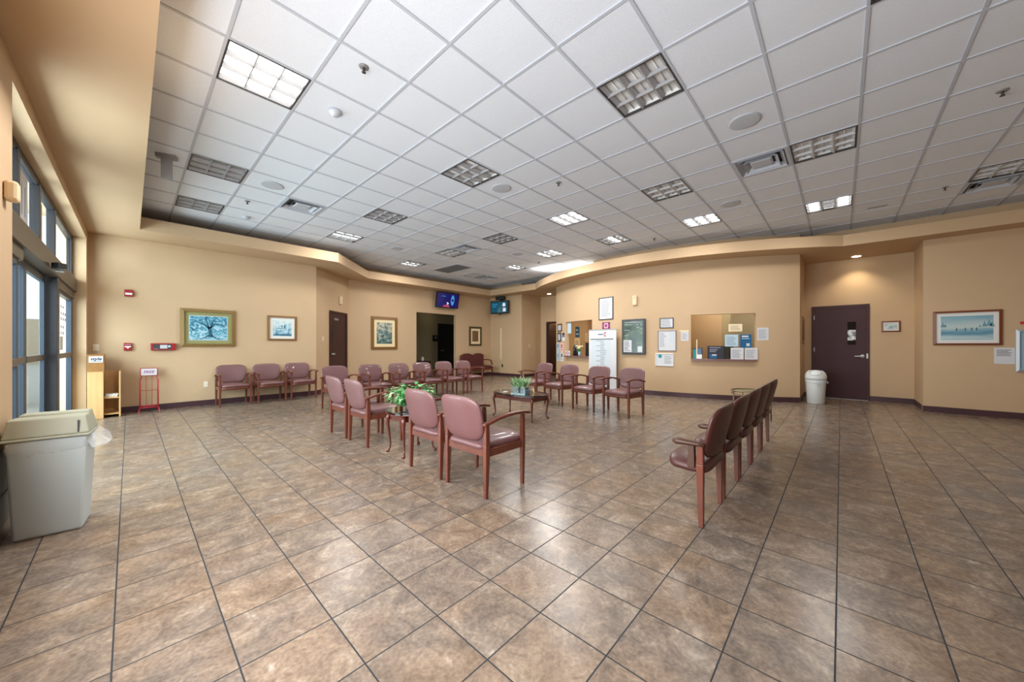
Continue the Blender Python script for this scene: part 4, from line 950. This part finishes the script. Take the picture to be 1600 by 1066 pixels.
mb = MB(); blob(mb, [(-.04, .14), (.02, .13), (.05, .17), (.02, .21), (-.08, .22), (-.03, .19)], -.0525); mb.build('white_shape', 'scr_white', tv)
mb = MB(); mb.box(-.30, -.10, -.0525, -.052, .42, .435); mb.build('caption_band', 'scr_cyan', tv)
mb = MB(); mb.box(-.10, .10, .031, .12, .10, .30); mb.build('wall_mount', 'black', tv); tv.rotation_euler.x = .19; tv.location.y = 10.74; tv.location.z = 2.63
tv2 = empty('television', (10.16, 10.10, 2.52), -PI / 2 + .25, 'small black television on a bracket in the back corner', 'television')
mb = MB(); mb.box(-.42, .42, -.04, .05, 0, .52); mb.build('cabinet', 'black', tv2, bevel=.008)
rect(-.38, .36, .045, .475, -.0405, .001, 'scr_teal', 'screen', tv2)
mb = MB(); blob(mb, [(.22 + .07 * math.cos(t * PI / 8), .35 + .08 * math.sin(t * PI / 8)) for t in range(16)], -.0422); blob(mb, [(.17, .08), (.30, .08), (.30, .22), (.17, .22)], -.0422); mb.build('white_shape', 'scr_white', tv2)
mb = MB(); mb.box(-.33, -.08, -.0422, -.0415, .36, .38); mb.box(-.33, -.14, -.0422, -.0415, .28, .30); mb.build('caption_band', 'scr_cyan', tv2)
mb = MB(); mb.box(-.04, .04, -.01, .05, -.045, 0.0); mb.build('cable_stub', 'black', tv2)
mb = MB(); mb.box(-.03, .03, .051, .235, .2, .6); mb.box(-.19, .19, -.03, .12, .56, .69); mb.build('bracket_arm', 'black', tv2, bevel=.01)
r = wall_item('cord_cover', 10.4, 10.262, .66, -90, 'ivory cord cover strip below the corner television', 'cord cover'); rect(-.035, .035, 0, 1.29, -.001, .018, 'ivory', 'channel', r, .004)
# hall contents
tbl = empty('console_table', (7.75, 12.3, 0), 0, 'dark console table in the dim hall', 'table')
mb = MB(); mb.box(-.45, .45, -.25, .25, .58, .62); mb.build('top', 'black', tbl); 
for sx in (-1, 1):
    for sy in (-1, 1): mb = MB(); mb.box(sx * .42 - .02, sx * .42 + .02, sy * .22 - .02, sy * .22 + .02, 0, .58); mb.build('leg', 'black', tbl)
mb = MB(); mb.lathe([(0, 0), (.05, 0), (.07, .06), (.04, .12), (.06, .16), (0, .15)], n=14); tag(mb.build('white_vase', 'white', loc=(7.95, 12.25, .6205)), 'small white ornament on the dark hall table', 'vase')
r = wall_item('wall_phone', 9.05, 13.0, 1.42, 0, 'dark wall phone in the dim hall beside the black door', 'phone'); rect(-.12, .12, 0, .26, -.001, .05, 'black', 'body', r, .01); rect(-.02, .06, .12, .2, -.052, .004, 'grey', 'keypad', r)

# bowed wall things: frame from the wall's tangent at y
def on_curve(y): 
    n = Vector((wx(y) - CX, y - CY)) / RW
    return wx(y), y, math.degrees(math.atan2(n.x, -n.y))
def cw(y, z): x, y_, th = on_curve(y); return x, y_, z, th
sheet('framed_notice', *cw(4.771, 1.955), .48, .62, 'framed white notice sheet high above the list banner', n=16, frame='darkgrey', fw=.02, cat='notice', seed=2, m_=.16)
r = wall_item('purple_sign', *cw(4.765, 1.695), 'small purple and white sign between the framed notice and the banner', 'sign'); rect(-.13, .13, 0, .19, -.001, .004, 'purple', 'panel', r); rect(-.06, .06, .03, .16, -.006, .001, 'pink', 'emblem_field', r)
mb = MB(); blob(mb, [(.045 * math.cos(t * PI / 8), .095 + .05 * math.sin(t * PI / 8)) for t in range(16)], -.0075); mb.build('emblem', 'purple', r)
mb = MB()
for sx in (-1, 1):
    for z in (.03, .16): mb.prismy([(sx * .12, z - .025), (sx * .07, z), (sx * .12, z + .025)], -.0070, -.0062)
mb.build('corner_marks', 'darkdoor', r)
x, y, th = on_curve(4.786); nn = Vector((math.sin(math.radians(th)), -math.cos(math.radians(th))))
bn = empty('list_banner', (x + nn.x * .12, y + nn.y * .12, 0), math.radians(th), 'tall white banner with a logo and a long printed list', 'banner')
mb = MB(); mb.box(-.46, .46, -.03, -.024, .09, 1.66); mb.build('banner_sheet', 'paper', bn)
mb = MB(); mb.box(-.47, .47, -.10, .05, 0, .09); mb.build('stand_base', 'silver', bn, bevel=.01)
mb = MB(); mb.box(-.46, .46, -.036, -.018, 1.66, 1.685); mb.box(-.012, .012, -.016, .0, .09, 1.66); mb.build('pole_and_rail', 'silver', bn)
rect(-.38, .26, .12, 1.40, -.031, .001, mat('pale_grey_print', C(200, 212, 220), .6), 'list_panel', bn)
mb = MB(); rn = random.Random(4)
for k in range(26): z = 1.36 - k * .046; mb.box(-.06 if k % 3 else -.20, .10 + rn.uniform(-.05, .05), -.0335, -.0325, z, z + .014)
mb.build('printed_list', 'ink', bn)
rect(-.40, .36, 1.405, 1.425, -.031, .001, 'inkdark', 'heading_rule', bn)
mb = MB()
for t in range(18):
    a0, a1 = .5 + t * .28, .5 + (t + 1) * .28
    mb.prismy([(.10 + .045 * math.cos(a0), 1.545 + .06 * math.sin(a0)), (.10 + .045 * math.cos(a1), 1.545 + .06 * math.sin(a1)), (.10 + .025 * math.cos(a1), 1.545 + .035 * math.sin(a1)), (.10 + .025 * math.cos(a0), 1.545 + .035 * math.sin(a0))], -.0325, -.031)
mb.build('logo_ring', 'redprint', bn)
mb = MB(); mb.box(-.14, .03, -.0325, -.031, 1.535, 1.56); mb.build('logo_wordmark', 'blue', bn)
r = wall_item('notice_screen', *cw(3.94, 1.01), 'black framed notice screen with dark green display on the bowed wall', 'screen')
rect(-.315, .315, 0, .915, -.001, .05, 'darkgrey', 'bezel', r, .015)
rect(-.26, .26, .05, .865, -.0515, .001, ramp_noise('dark_green_display', [(0.40, C(34, 42, 42)), (0.55, C(56, 78, 58)), (0.7, C(100, 120, 96))], 4, 3, rough=.15), 'display', r)
rect(-.26, -.04, .06, .37, -.053, .001, 'paper', 'posted_sheet', r); rect(.12, .24, .06, .21, -.053, .001, 'paper', 'posted_card', r)
lines(r, -.24, -.06, .08, .35, 7, -.0545, 'inkdark', rag=.5); 
mb = MB()
for x0, x1, z in ((-.22, .2, .82), (-.24, -.02, .76), (.08, .14, .76), (.19, .24, .76), (-.24, -.1, .62), (-.24, -.12, .48), (.1, .16, .68), (.19, .24, .66), (.2, .24, .54)): mb.box(x0, x1, -.0535, -.053, z, z + .018)
mb.build('display_text', 'grey', r)
r = wall_item('wall_strobe', *cw(3.908, 2.275), 'beige alarm strobe on the bowed wall above the black screen', 'alarm'); rect(-.058, .058, 0, .255, -.001, .05, 'beige', 'housing', r, .02); rect(-.02, .02, .19, .215, -.052, .002, 'grey', 'lens', r)
sheet('framed_certificate', *cw(3.136, 1.67), .315, .25, 'small framed certificate, topmost of the three beside the screen', n=5, frame='darkgrey', cat='certificate', seed=3)
r = sheet('framed_poster', *cw(3.127, 1.105), .42, .51, 'large silver framed poster, middle of the three beside the screen', n=0, frame='grey', cat='poster')
lines(r, -.16, -.02, .10, .45, 9, -.0065, 'ink', rag=.4, seed=5); lines(r, .06, .18, .22, .45, 5, -.0065, 'lightblue', rag=.3, name='pale_print', seed=6)
r = sheet('framed_card', *cw(3.185, .735), .42, .315, 'pale framed card with a blue emblem, lowest of the three beside the screen', n=0, frame='white', cat='card')
mb = MB(); blob(mb, [(-.10 + .045 * math.cos(t * PI / 8), .24 + .045 * math.sin(t * PI / 8)) for t in range(16)], -.0065); mb.build('blue_emblem', 'teal', r); lines(r, .0, .17, .06, .25, 5, -.0065, 'ink', seed=7)
r = sheet('taped_notice', *cw(2.74, 1.355), .165, .22, 'small white notice taped beside the larger service window', n=7, cat='notice', seed=8); rect(-.12, .09, .225, .25, -.001, .001, 'cream', 'tape_strip', r)
sheet('posted_sheet', *cw(1.274, 1.36), .22, .28, 'white printed sheet on the wall past the larger service window', n=9, seed=9)
r = sheet('framed_certificate', *cw(6.88, 1.71), .36, .25, 'dark framed certificate, topmost beside the open doorway', n=4, frame='darkdoor', fw=.03, cat='certificate', seed=10)
r = sheet('framed_certificate', *cw(6.91, 1.37), .30, .30, 'dark framed certificate below the topmost one by the open doorway', n=5, frame='inkdark', fw=.04, cat='certificate', seed=11)
r = sheet('blue_card', *cw(6.63, 1.39), .20, .265, 'dark blue and pale card beside the dark certificates', n=0, cat='card'); rect(-.09, .09, .17, .26, -.0027, .001, 'inkdark', 'dark_band', r); rect(-.09, .09, .12, .16, -.0027, .001, 'blue', 'blue_band', r)
for k, (yy, z, w_, lb, mt) in enumerate(((7.02, 1.03, .26, 'pale blue flyer in the upper flyer pair by the doorway', 'lightblue'), (6.74, 1.03, .26, 'pink flyer in the upper flyer pair by the doorway', 'pink'), (7.02, .72, .26, 'pale flyer with grey print in the lower flyer pair', 'lightblue'), (6.74, .72, .26, 'white flyer with a dark figure in the lower flyer pair', 'paper'))):
    r = sheet('wall_flyer', *cw(yy, z), w_, .29, lb, 'flyer', mt, 3, group='flyers by the open doorway', seed=20 + k)
    rect(-.03, .05, .15, .25, -.0035, .001, ('blue', 'redprint', 'ink', 'inkdark')[k], 'printed_figure', r)
# service windows: ledges, glazing and what stands on them
def ledge(y0, y1, z, name, label):
    mb = MB(); n = 10
    for k in range(n):
        a, b = y0 + (y1 - y0) * k / n, y0 + (y1 - y0) * (k + 1) / n
        p = [cpt(a, .07), cpt(b, .07), cpt(b, -.32), cpt(a, -.32)]; mb.hexa([v + Vector((0, 0, z - .045)) for v in p] + [v + Vector((0, 0, z)) for v in p])
    tag(mb.build(name, mat(name + '_laminate', C(126, 96, 92), .35)), label, 'counter')
ledge(1.40, 2.606, .93, 'service_ledge', 'grey laminate ledge of the larger service window')
ledge(5.268, 6.49, .92, 'service_ledge', 'dark laminate ledge of the smaller service window')
def onw(y, off, z): p = cpt(y, off); x, y_, th = on_curve(y); return (p.x, p.y, z), math.radians(th)
w2 = empty('window_2', (0, 0, 0), 0, 'glass panel of the larger service window', 'window', kind='structure')
mb = MB(); p0, p1 = cpt(1.42, -.05), cpt(2.0, -.05); dv = (p1 - p0).normalized(); nv = Vector((dv.y, -dv.x, 0)) * .004
mb.hexa([p0 + Vector((0, 0, .932)), p1 + Vector((0, 0, .932)), p1 + nv + Vector((0, 0, .932)), p0 + nv + Vector((0, 0, .932)), p0 + Vector((0, 0, 1.96)), p1 + Vector((0, 0, 1.96)), p1 + nv + Vector((0, 0, 1.96)), p0 + nv + Vector((0, 0, 1.96))])
mb.build('pane', 'clear', w2)
def stand(name, y, off, z, w_, h, label, cat, mt='paper', t=.006, body=None):
    l, th = onw(y, off, z); r = empty(name, l, th, label, cat); rect(-w_/2, w_/2, 0.0005, h, 0, t, mt, 'panel', r); return r
r = stand('taped_notice', 1.75, -.035, 1.56, .27, .17, 'cream notice taped to the larger service window glass', 'notice', 'cream'); lines(r, -.1, .1, .03, .14, 5, -.0065, 'ink', seed=31)
r = stand('taped_sheet', 1.82, -.035, 1.22, .26, .27, 'pale sheet taped to the glass beside the blue poster', 'paper', 'lightblue'); lines(r, -.1, .1, .03, .23, 9, -.0065, 'ink', seed=32)
r = stand('blue_poster', 1.56, -.035, 1.19, .22, .30, 'blue poster with white headline taped to the service window glass', 'poster', 'blue'); rect(-.08, .05, .24, .275, -.0065, .001, 'paper', 'headline', r); rect(-.08, .07, .20, .215, -.0065, .001, 'lightblue', 'subhead', r)
mb = MB(); blob(mb, [(.04 + .05 * math.cos(t * PI / 4) * (1 if t % 2 else .55), .07 + .05 * math.sin(t * PI / 4) * (1 if t % 2 else .55)) for t in range(8)], -.0065); mb.build('white_figure', 'paper', r)
for k, yy in enumerate((1.73, 1.48)):
    r = stand('counter_sheet', yy, .02, .9305, .25, .26, ('white printed sheet standing on the ledge beside the dark sign' if k == 0 else 'white printed sheet standing at the end of the larger ledge'), 'paper'); lines(r, -.1, .1, .03, .22, 9, -.0065, 'ink', seed=33 + k)
r = stand('dark_sign', 2.12, -.06, .9305, .33, .30, 'dark navy sign standing on the larger service ledge', 'sign', 'inkdark', .012)
for z, w_ in ((.25, .14), (.20, .10), (.16, .08)): rect(-.12, -.12 + w_ * 1.6, z, z + .022, -.0125, .001, 'ink', 'printed_line', r)
rect(-.12, .03, .01, .11, -.0125, .001, 'blue', 'blue_card', r); rect(-.07, .02, .075, .105, -.014, .001, 'paper', 'white_card', r)
r = stand('computer_monitor', 1.92, -.18, .9305, .34, .30, 'black computer monitor behind the taped sheets', 'monitor', 'black', .03); rect(-.08, .08, .0005, .02, .10, .09, 'black', 'foot', r)
r = stand('brochure_holder', 2.47, -.03, .9305, .20, .26, 'brochure holder with teal and blue leaflets at the end of the larger ledge', 'holder', 'darkgrey', .012)
rect(-.095, -.035, .002, .22, -.0125, .006, 'teal', 'teal_leaflet', r); rect(-.01, .07, .10, .24, -.0125, .004, mat('dusty_blue_print', C(90, 118, 150), .6), 'blue_leaflet', r); rect(-.02, .085, .002, .10, -.0165, .03, 'white', 'white_tray', r); rect(-.033, -.012, .002, .45, -.0125, .004, 'cream', 'cream_strip', r)
r = stand('computer_monitor', 5.50, -.22, .9205, .46, .40, 'black computer monitor in the smaller service window', 'monitor', 'black', .03); rect(-.08, .08, .0005, .02, .10, .09, 'black', 'foot', r)
l, th = onw(5.86, -.06, .9205); r = empty('flower_vase', l, th, 'small glass vase of white flowers on the smaller ledge', 'vase')
mb = MB(); mb.lathe([(0, 0), (.035, 0), (.045, .14), (.0, .135)], n=14); mb.build('vase', 'lightblue', r)
mb = MB(); rn = random.Random(9)
for k in range(9): mb.tube([(0, 0, .12), (rn.uniform(-.08, .08), rn.uniform(-.05, .05), rn.uniform(.2, .28))], .004, 5)
for k in range(30): leaf(mb, Vector((rn.uniform(-.06, .06), rn.uniform(-.04, .04), rn.uniform(.14, .24))), Vector((rn.uniform(-1, 1), rn.uniform(-1, 1), rn.uniform(-.2, .6))), Vector((0, 0, 1)), .07, .03)
mb.build('stems', 'leaf', r)
mb = MB()
for k in range(8):
    c = Vector((rn.uniform(-.08, .08), rn.uniform(-.05, .05), rn.uniform(.22, .31)))
    mb.lathe([(0, c.z - .03), (.028, c.z - .015), (.033, c.z), (.02, c.z + .02), (0, c.z + .025)], c.x, c.y, 10)
mb.build('blossoms', 'cream', r)
for k, (yy, lb) in enumerate(((6.16, 'dark bottle on the smaller ledge nearer the flyers'), (6.02, 'dark bottle on the smaller ledge nearer the flowers'))):
    l, th = onw(yy, -.10, .9205); mb = MB(); mb.lathe([(0, 0), (.045, 0), (.047, .22), (.02, .30), (.018, .36), (0, .36)], n=14); tag(mb.build('bottle', mat('dark_bottle', C(40, 42, 34), .2), loc=l, rot=th), lb, 'bottle', 'bottles on the smaller ledge')
for k, (yy, mt, lb) in enumerate(((6.42, 'pink', 'pinkish card standing at the flyer end of the smaller ledge'), (6.27, 'paper', 'white card standing beside the pinkish one on the smaller ledge'))):
    r = stand('counter_card', yy, .02, .9205, .12, .15, lb, 'card', mt); rect(-.03, .03, .05, .10, -.0065, .001, 'purple' if k == 0 else 'ink', 'printed_mark', r)
r = stand('hanging_sheet', 6.36, -.05, 1.62, .22, .34, 'pale blue sheet hanging at the upper corner of the smaller service window', 'paper', 'lightblue'); lines(r, -.08, .08, .04, .30, 8, -.0065, 'paper', seed=41)
# notices on the office wall seen through the smaller window
r = sheet('wall_poster', 10.87, 6.9, 1.53, 0, .26, .38, 'dark blue poster inside the office above the cream calendar', 'poster', 'blue', 2, 'lightblue')
r = sheet('wall_calendar', 10.86, 6.9, 1.03, 0, .34, .47, 'cream calendar inside the office below the blue poster', 'calendar', 'cream', 8)
r = sheet('wall_notice', 11.52, 6.9, 1.40, 0, .24, .29, 'cream notice inside the office above the monitor', 'notice', 'cream', 4)

# alcove and lake picture wall
sk = ramp_noise('small_blue_print', [(0.35, C(110, 150, 166)), (0.6, C(206, 220, 222))], 14, 5)
picture(11.3, -.796, 1.538, -90, .29, .24, .028, 'redwood', .03, 'matwhite', sk, 'small reddish framed blue print beside the maroon door', t=.02)
r = picture(10.762, .66, 1.29, 0, .50, .62, .03, 'walnut', .04, 'cream', brown_art, 'walnut framed print on the short alcove wall above the white bin', t=.02)
def lake():
    m, nt, b, out = base_mat('misty_lake_print'); N, Lk = nt.nodes.new, nt.links.new
    tc = N('ShaderNodeTexCoord'); s = N('ShaderNodeSeparateXYZ'); Lk(tc.outputs['Object'], s.inputs[0])
    n = N('ShaderNodeTexNoise'); n.inputs['Scale'].default_value = 6; n.inputs['Detail'].default_value = 5
    mp = N('ShaderNodeMapping'); mp.inputs['Scale'].default_value = (.35, 1, 3); Lk(tc.outputs['Object'], mp.inputs[0]); Lk(mp.outputs[0], n.inputs['Vector'])
    a = N('ShaderNodeMath'); a.operation = 'MULTIPLY_ADD'; a.inputs[1].default_value = .16; Lk(n.outputs['Fac'], a.inputs[0]); Lk(s.outputs['Z'], a.inputs[2])
    r = N('ShaderNodeValToRGB'); cr = r.color_ramp
    while len(cr.elements) < 6: cr.elements.new(.5)
    for e, (p, c) in zip(cr.elements, [(.17, C(150, 190, 206)), (.22, C(186, 208, 214)), (.29, C(88, 142, 168)), (.345, C(122, 170, 190)), (.40, C(192, 208, 208)), (.60, C(126, 172, 190))]): e.position = p; e.color = c
    Lk(a.outputs[0], r.inputs['Fac']); Lk(r.outputs['Color'], b.inputs['Base Color']); b.inputs['Roughness'].default_value = .35
    return m
def lake_extra(r, w, h, e):
    mb = MB(); y = -.0135
    for cx, cz, s_ in ((-.27, .33, .10), (-.24, .33, .07), (.20, .33, .10), (.25, .34, .12), (.28, .33, .10), (.15, .32, .05)):
        blob(mb, [(cx - s_ * .28, cz), (cx + s_ * .28, cz), (cx + s_ * .12, cz + s_ * .5), (cx, cz + s_), (cx - s_ * .12, cz + s_ * .5)], y)
    mb.build('painted_pines', mat('painted_pine_mist', C(104, 152, 172), .5), r)
    mb = MB()
    for cx in (-.11, -.01, .06, .115): blob(mb, [(cx - .006, .255), (cx + .006, .255), (cx + .008, .30), (cx, .318), (cx - .008, .30)], y)
    mb.build('painted_figures', mat('painted_figure', C(70, 96, 108), .5), r)
picture(10.2, -1.642, 1.25, -90, .775, .62, .035, 'redwood', .06, 'matwhite', lake(), 'wide reddish framed misty lake print near the maroon door alcove', extra=lake_extra)
r = sheet('posted_sheet', 10.2, -2.051, .928, -90, .215, .278, 'white printed sheet between the lake print and the steel notice board', n=0); lines(r, -.08, .08, .13, .25, 5, -.0027, 'inkdark', rag=.3, seed=51)
r = wall_item('notice_board', 10.2, -2.46, .80, -90, 'pale blue notice board with a steel frame past the lake print', 'board')
ring_frame(.60, .715, .035, .05, 'silver', r); rect(-.268, .268, .032, .683, -.002, .02, mat('pale_blue_felt', C(150, 186, 206), .7), 'felt_panel', r)
mb = MB()
for k in range(12): mb.box(-.25 + k * .043, -.246 + k * .043, -.0232, -.0225, .06, .64)
mb.build('grooves', 'ink', r)
r = wall_item('red_tag', 10.2, -2.36, 1.60, -90, 'small red plate above the steel notice board', 'sign'); rect(-.15, .15, 0, .048, -.001, .006, 'redprint', 'plate', r)

# sub-parts: lettering, shapes and lamps belong to the part that carries them
NEST = {'television': ('screen', ('cyan_shape', 'dark_spot', 'rose_shape', 'white_shape', 'caption_band')), 'ceiling_light': ('housing', ('lamp', 'louver')),
        'magazine_box': ('sign_card', ('sign_lettering', 'sign_subtitle')), 'wire_rack': ('header_card', ('header_lettering',)), 'list_banner': ('banner_sheet', ('list_panel', 'printed_list', 'heading_rule', 'logo_ring', 'logo_wordmark')),
        'light_switch': ('plate', ('toggle',)), 'wall_outlet': ('plate', ('socket',)), 'door_3': ('leaf', ('lever_handle', 'lite_frame', 'glass_lite')), 'door_4': ('leaf', ('lever_handle', 'name_plate', 'glass_lite')),
        'notice_screen': ('display', ('posted_sheet', 'posted_card', 'display_text', 'printed_text')), 'alarm_panel': ('fascia', ('display', 'button', 'printed_band')), 'fire_strobe': ('housing', ('strobe_lens',)),
        'wall_strobe': ('housing', ('lens',)), 'framed_picture': ('print', ('painted_tree', 'painted_house', 'painted_pines', 'painted_figures')), 'trash_can': ('lid', ('swing_flap', 'hinge_slot')), 'swing_top_bin': ('dome_lid', ('flap_seam',))}
for o in [o for o in COL.objects if o.parent is None]:
    st_ = o.name.split('.')[0]
    if st_ in NEST:
        pn, subs = NEST[st_]; kids = list(o.children)
        host = next((k for k in kids if k.name.split('.')[0] == pn), None)
        if host:
            for k in kids:
                if k.name.split('.')[0] in subs: k.parent = host

# ------------------------------------------------------------------ lights
def area(name, loc, rot, sx, sy, power, col=(1, 1, 1)):
    l = bpy.data.lights.new(name, 'AREA'); l.shape = 'RECTANGLE'; l.size = sx; l.size_y = sy; l.energy = power; l.color = col
    o = bpy.data.objects.new(name, l); COL.objects.link(o); o.location = loc; o.rotation_euler = rot; return o
def point(name, loc, power, col, rad=.1):
    l = bpy.data.lights.new(name, 'POINT'); l.energy = power; l.color = col; l.shadow_soft_size = rad
    o = bpy.data.objects.new(name, l); COL.objects.link(o); o.location = loc; return o
area('side_window_daylight', (-0.85, 1.6, 1.5), (0, -PI / 2, 0), 1.6, 2.9, 190, (0.96, 0.98, 1.0))
area('entrance_daylight', (-2.3, 6.4, 1.9), (0, -PI / 2, 0), 3.0, 6.0, 900, (0.96, 0.98, 1.0))
for c, lanes, _ in LIGHTS:
    k = lanes.count('l')
    if k: area('troffer_lamp', (GX + (c[0] + .5) * G, GY + (c[1] + .5) * G, ZC - .01), (0, 0, 0), .5, .5, (14 if c in ((12, 3), (13, 0), (12, 6), (9, 6)) else 38 if c[1] > 8 else 28) * k, (1, .97, .93))
for p, e in (((11.0, -.25, ZS - .03), 46), ((11.0, 8.25, ZS - .03), 14)):
    l = bpy.data.lights.new('downlight_beam', 'SPOT'); l.energy = e; l.color = (1, .84, .58); l.spot_size = math.radians(110); l.spot_blend = .7; l.shadow_soft_size = .06
    o = bpy.data.objects.new('downlight_beam', l); COL.objects.link(o); o.location = p
area('office_lamp', (11.0, 4.9, 2.85), (0, 0, 0), 1.0, 1.2, 42, (1, .88, .66)); area('office_lamp', (11.2, 2.6, 2.85), (0, 0, 0), .8, .8, 26, (1, .9, .7)); area('office_lamp', (10.08, 1.6, 2.85), (0, 0, 0), .4, .6, 12, (1, .92, .75))
point('passage_lamp', (12.3, 8.0, 2.3), 16, (1, .78, .45)); point('hall_lamp', (8.6, 12.4, 2.5), 3.0, (1, .9, .75))
area('cove_lamp', (9.12, 6.2, ZL + .06), (PI, 0, .367), .06, 1.7, 34, (1, .97, .92))

w = bpy.data.worlds.new('sky'); scene.world = w; w.use_nodes = True
bg = w.node_tree.nodes['Background']; bg.inputs['Color'].default_value = (0.95, 0.97, 1.0, 1); bg.inputs['Strength'].default_value = 1.7

# ------------------------------------------------------------------ camera
cam = bpy.data.cameras.new('camera'); cam.sensor_width = 36.0; cam.lens = 554.4 / 1600 * 36.0; cam.shift_y = 6.5 / 1600; cam.clip_start = 0.05; cam.clip_end = 200
co = bpy.data.objects.new('camera', cam); COL.objects.link(co); co.location = (0, 0, 1.25); co.rotation_euler = (PI / 2, 0, math.radians(42.85 - 90)); scene.camera = co
vs = scene.view_settings; vs.view_transform = 'Standard'; vs.look = 'None'; vs.exposure = 0.0; vs.gamma = 1.0; vs.use_curve_mapping = False
scene.cycles.max_bounces = 8; scene.cycles.diffuse_bounces = 5; scene.cycles.use_denoising = True
scene.cycles.sample_clamp_indirect = 6.0; scene.cycles.caustics_reflective = False; scene.cycles.caustics_refractive = False
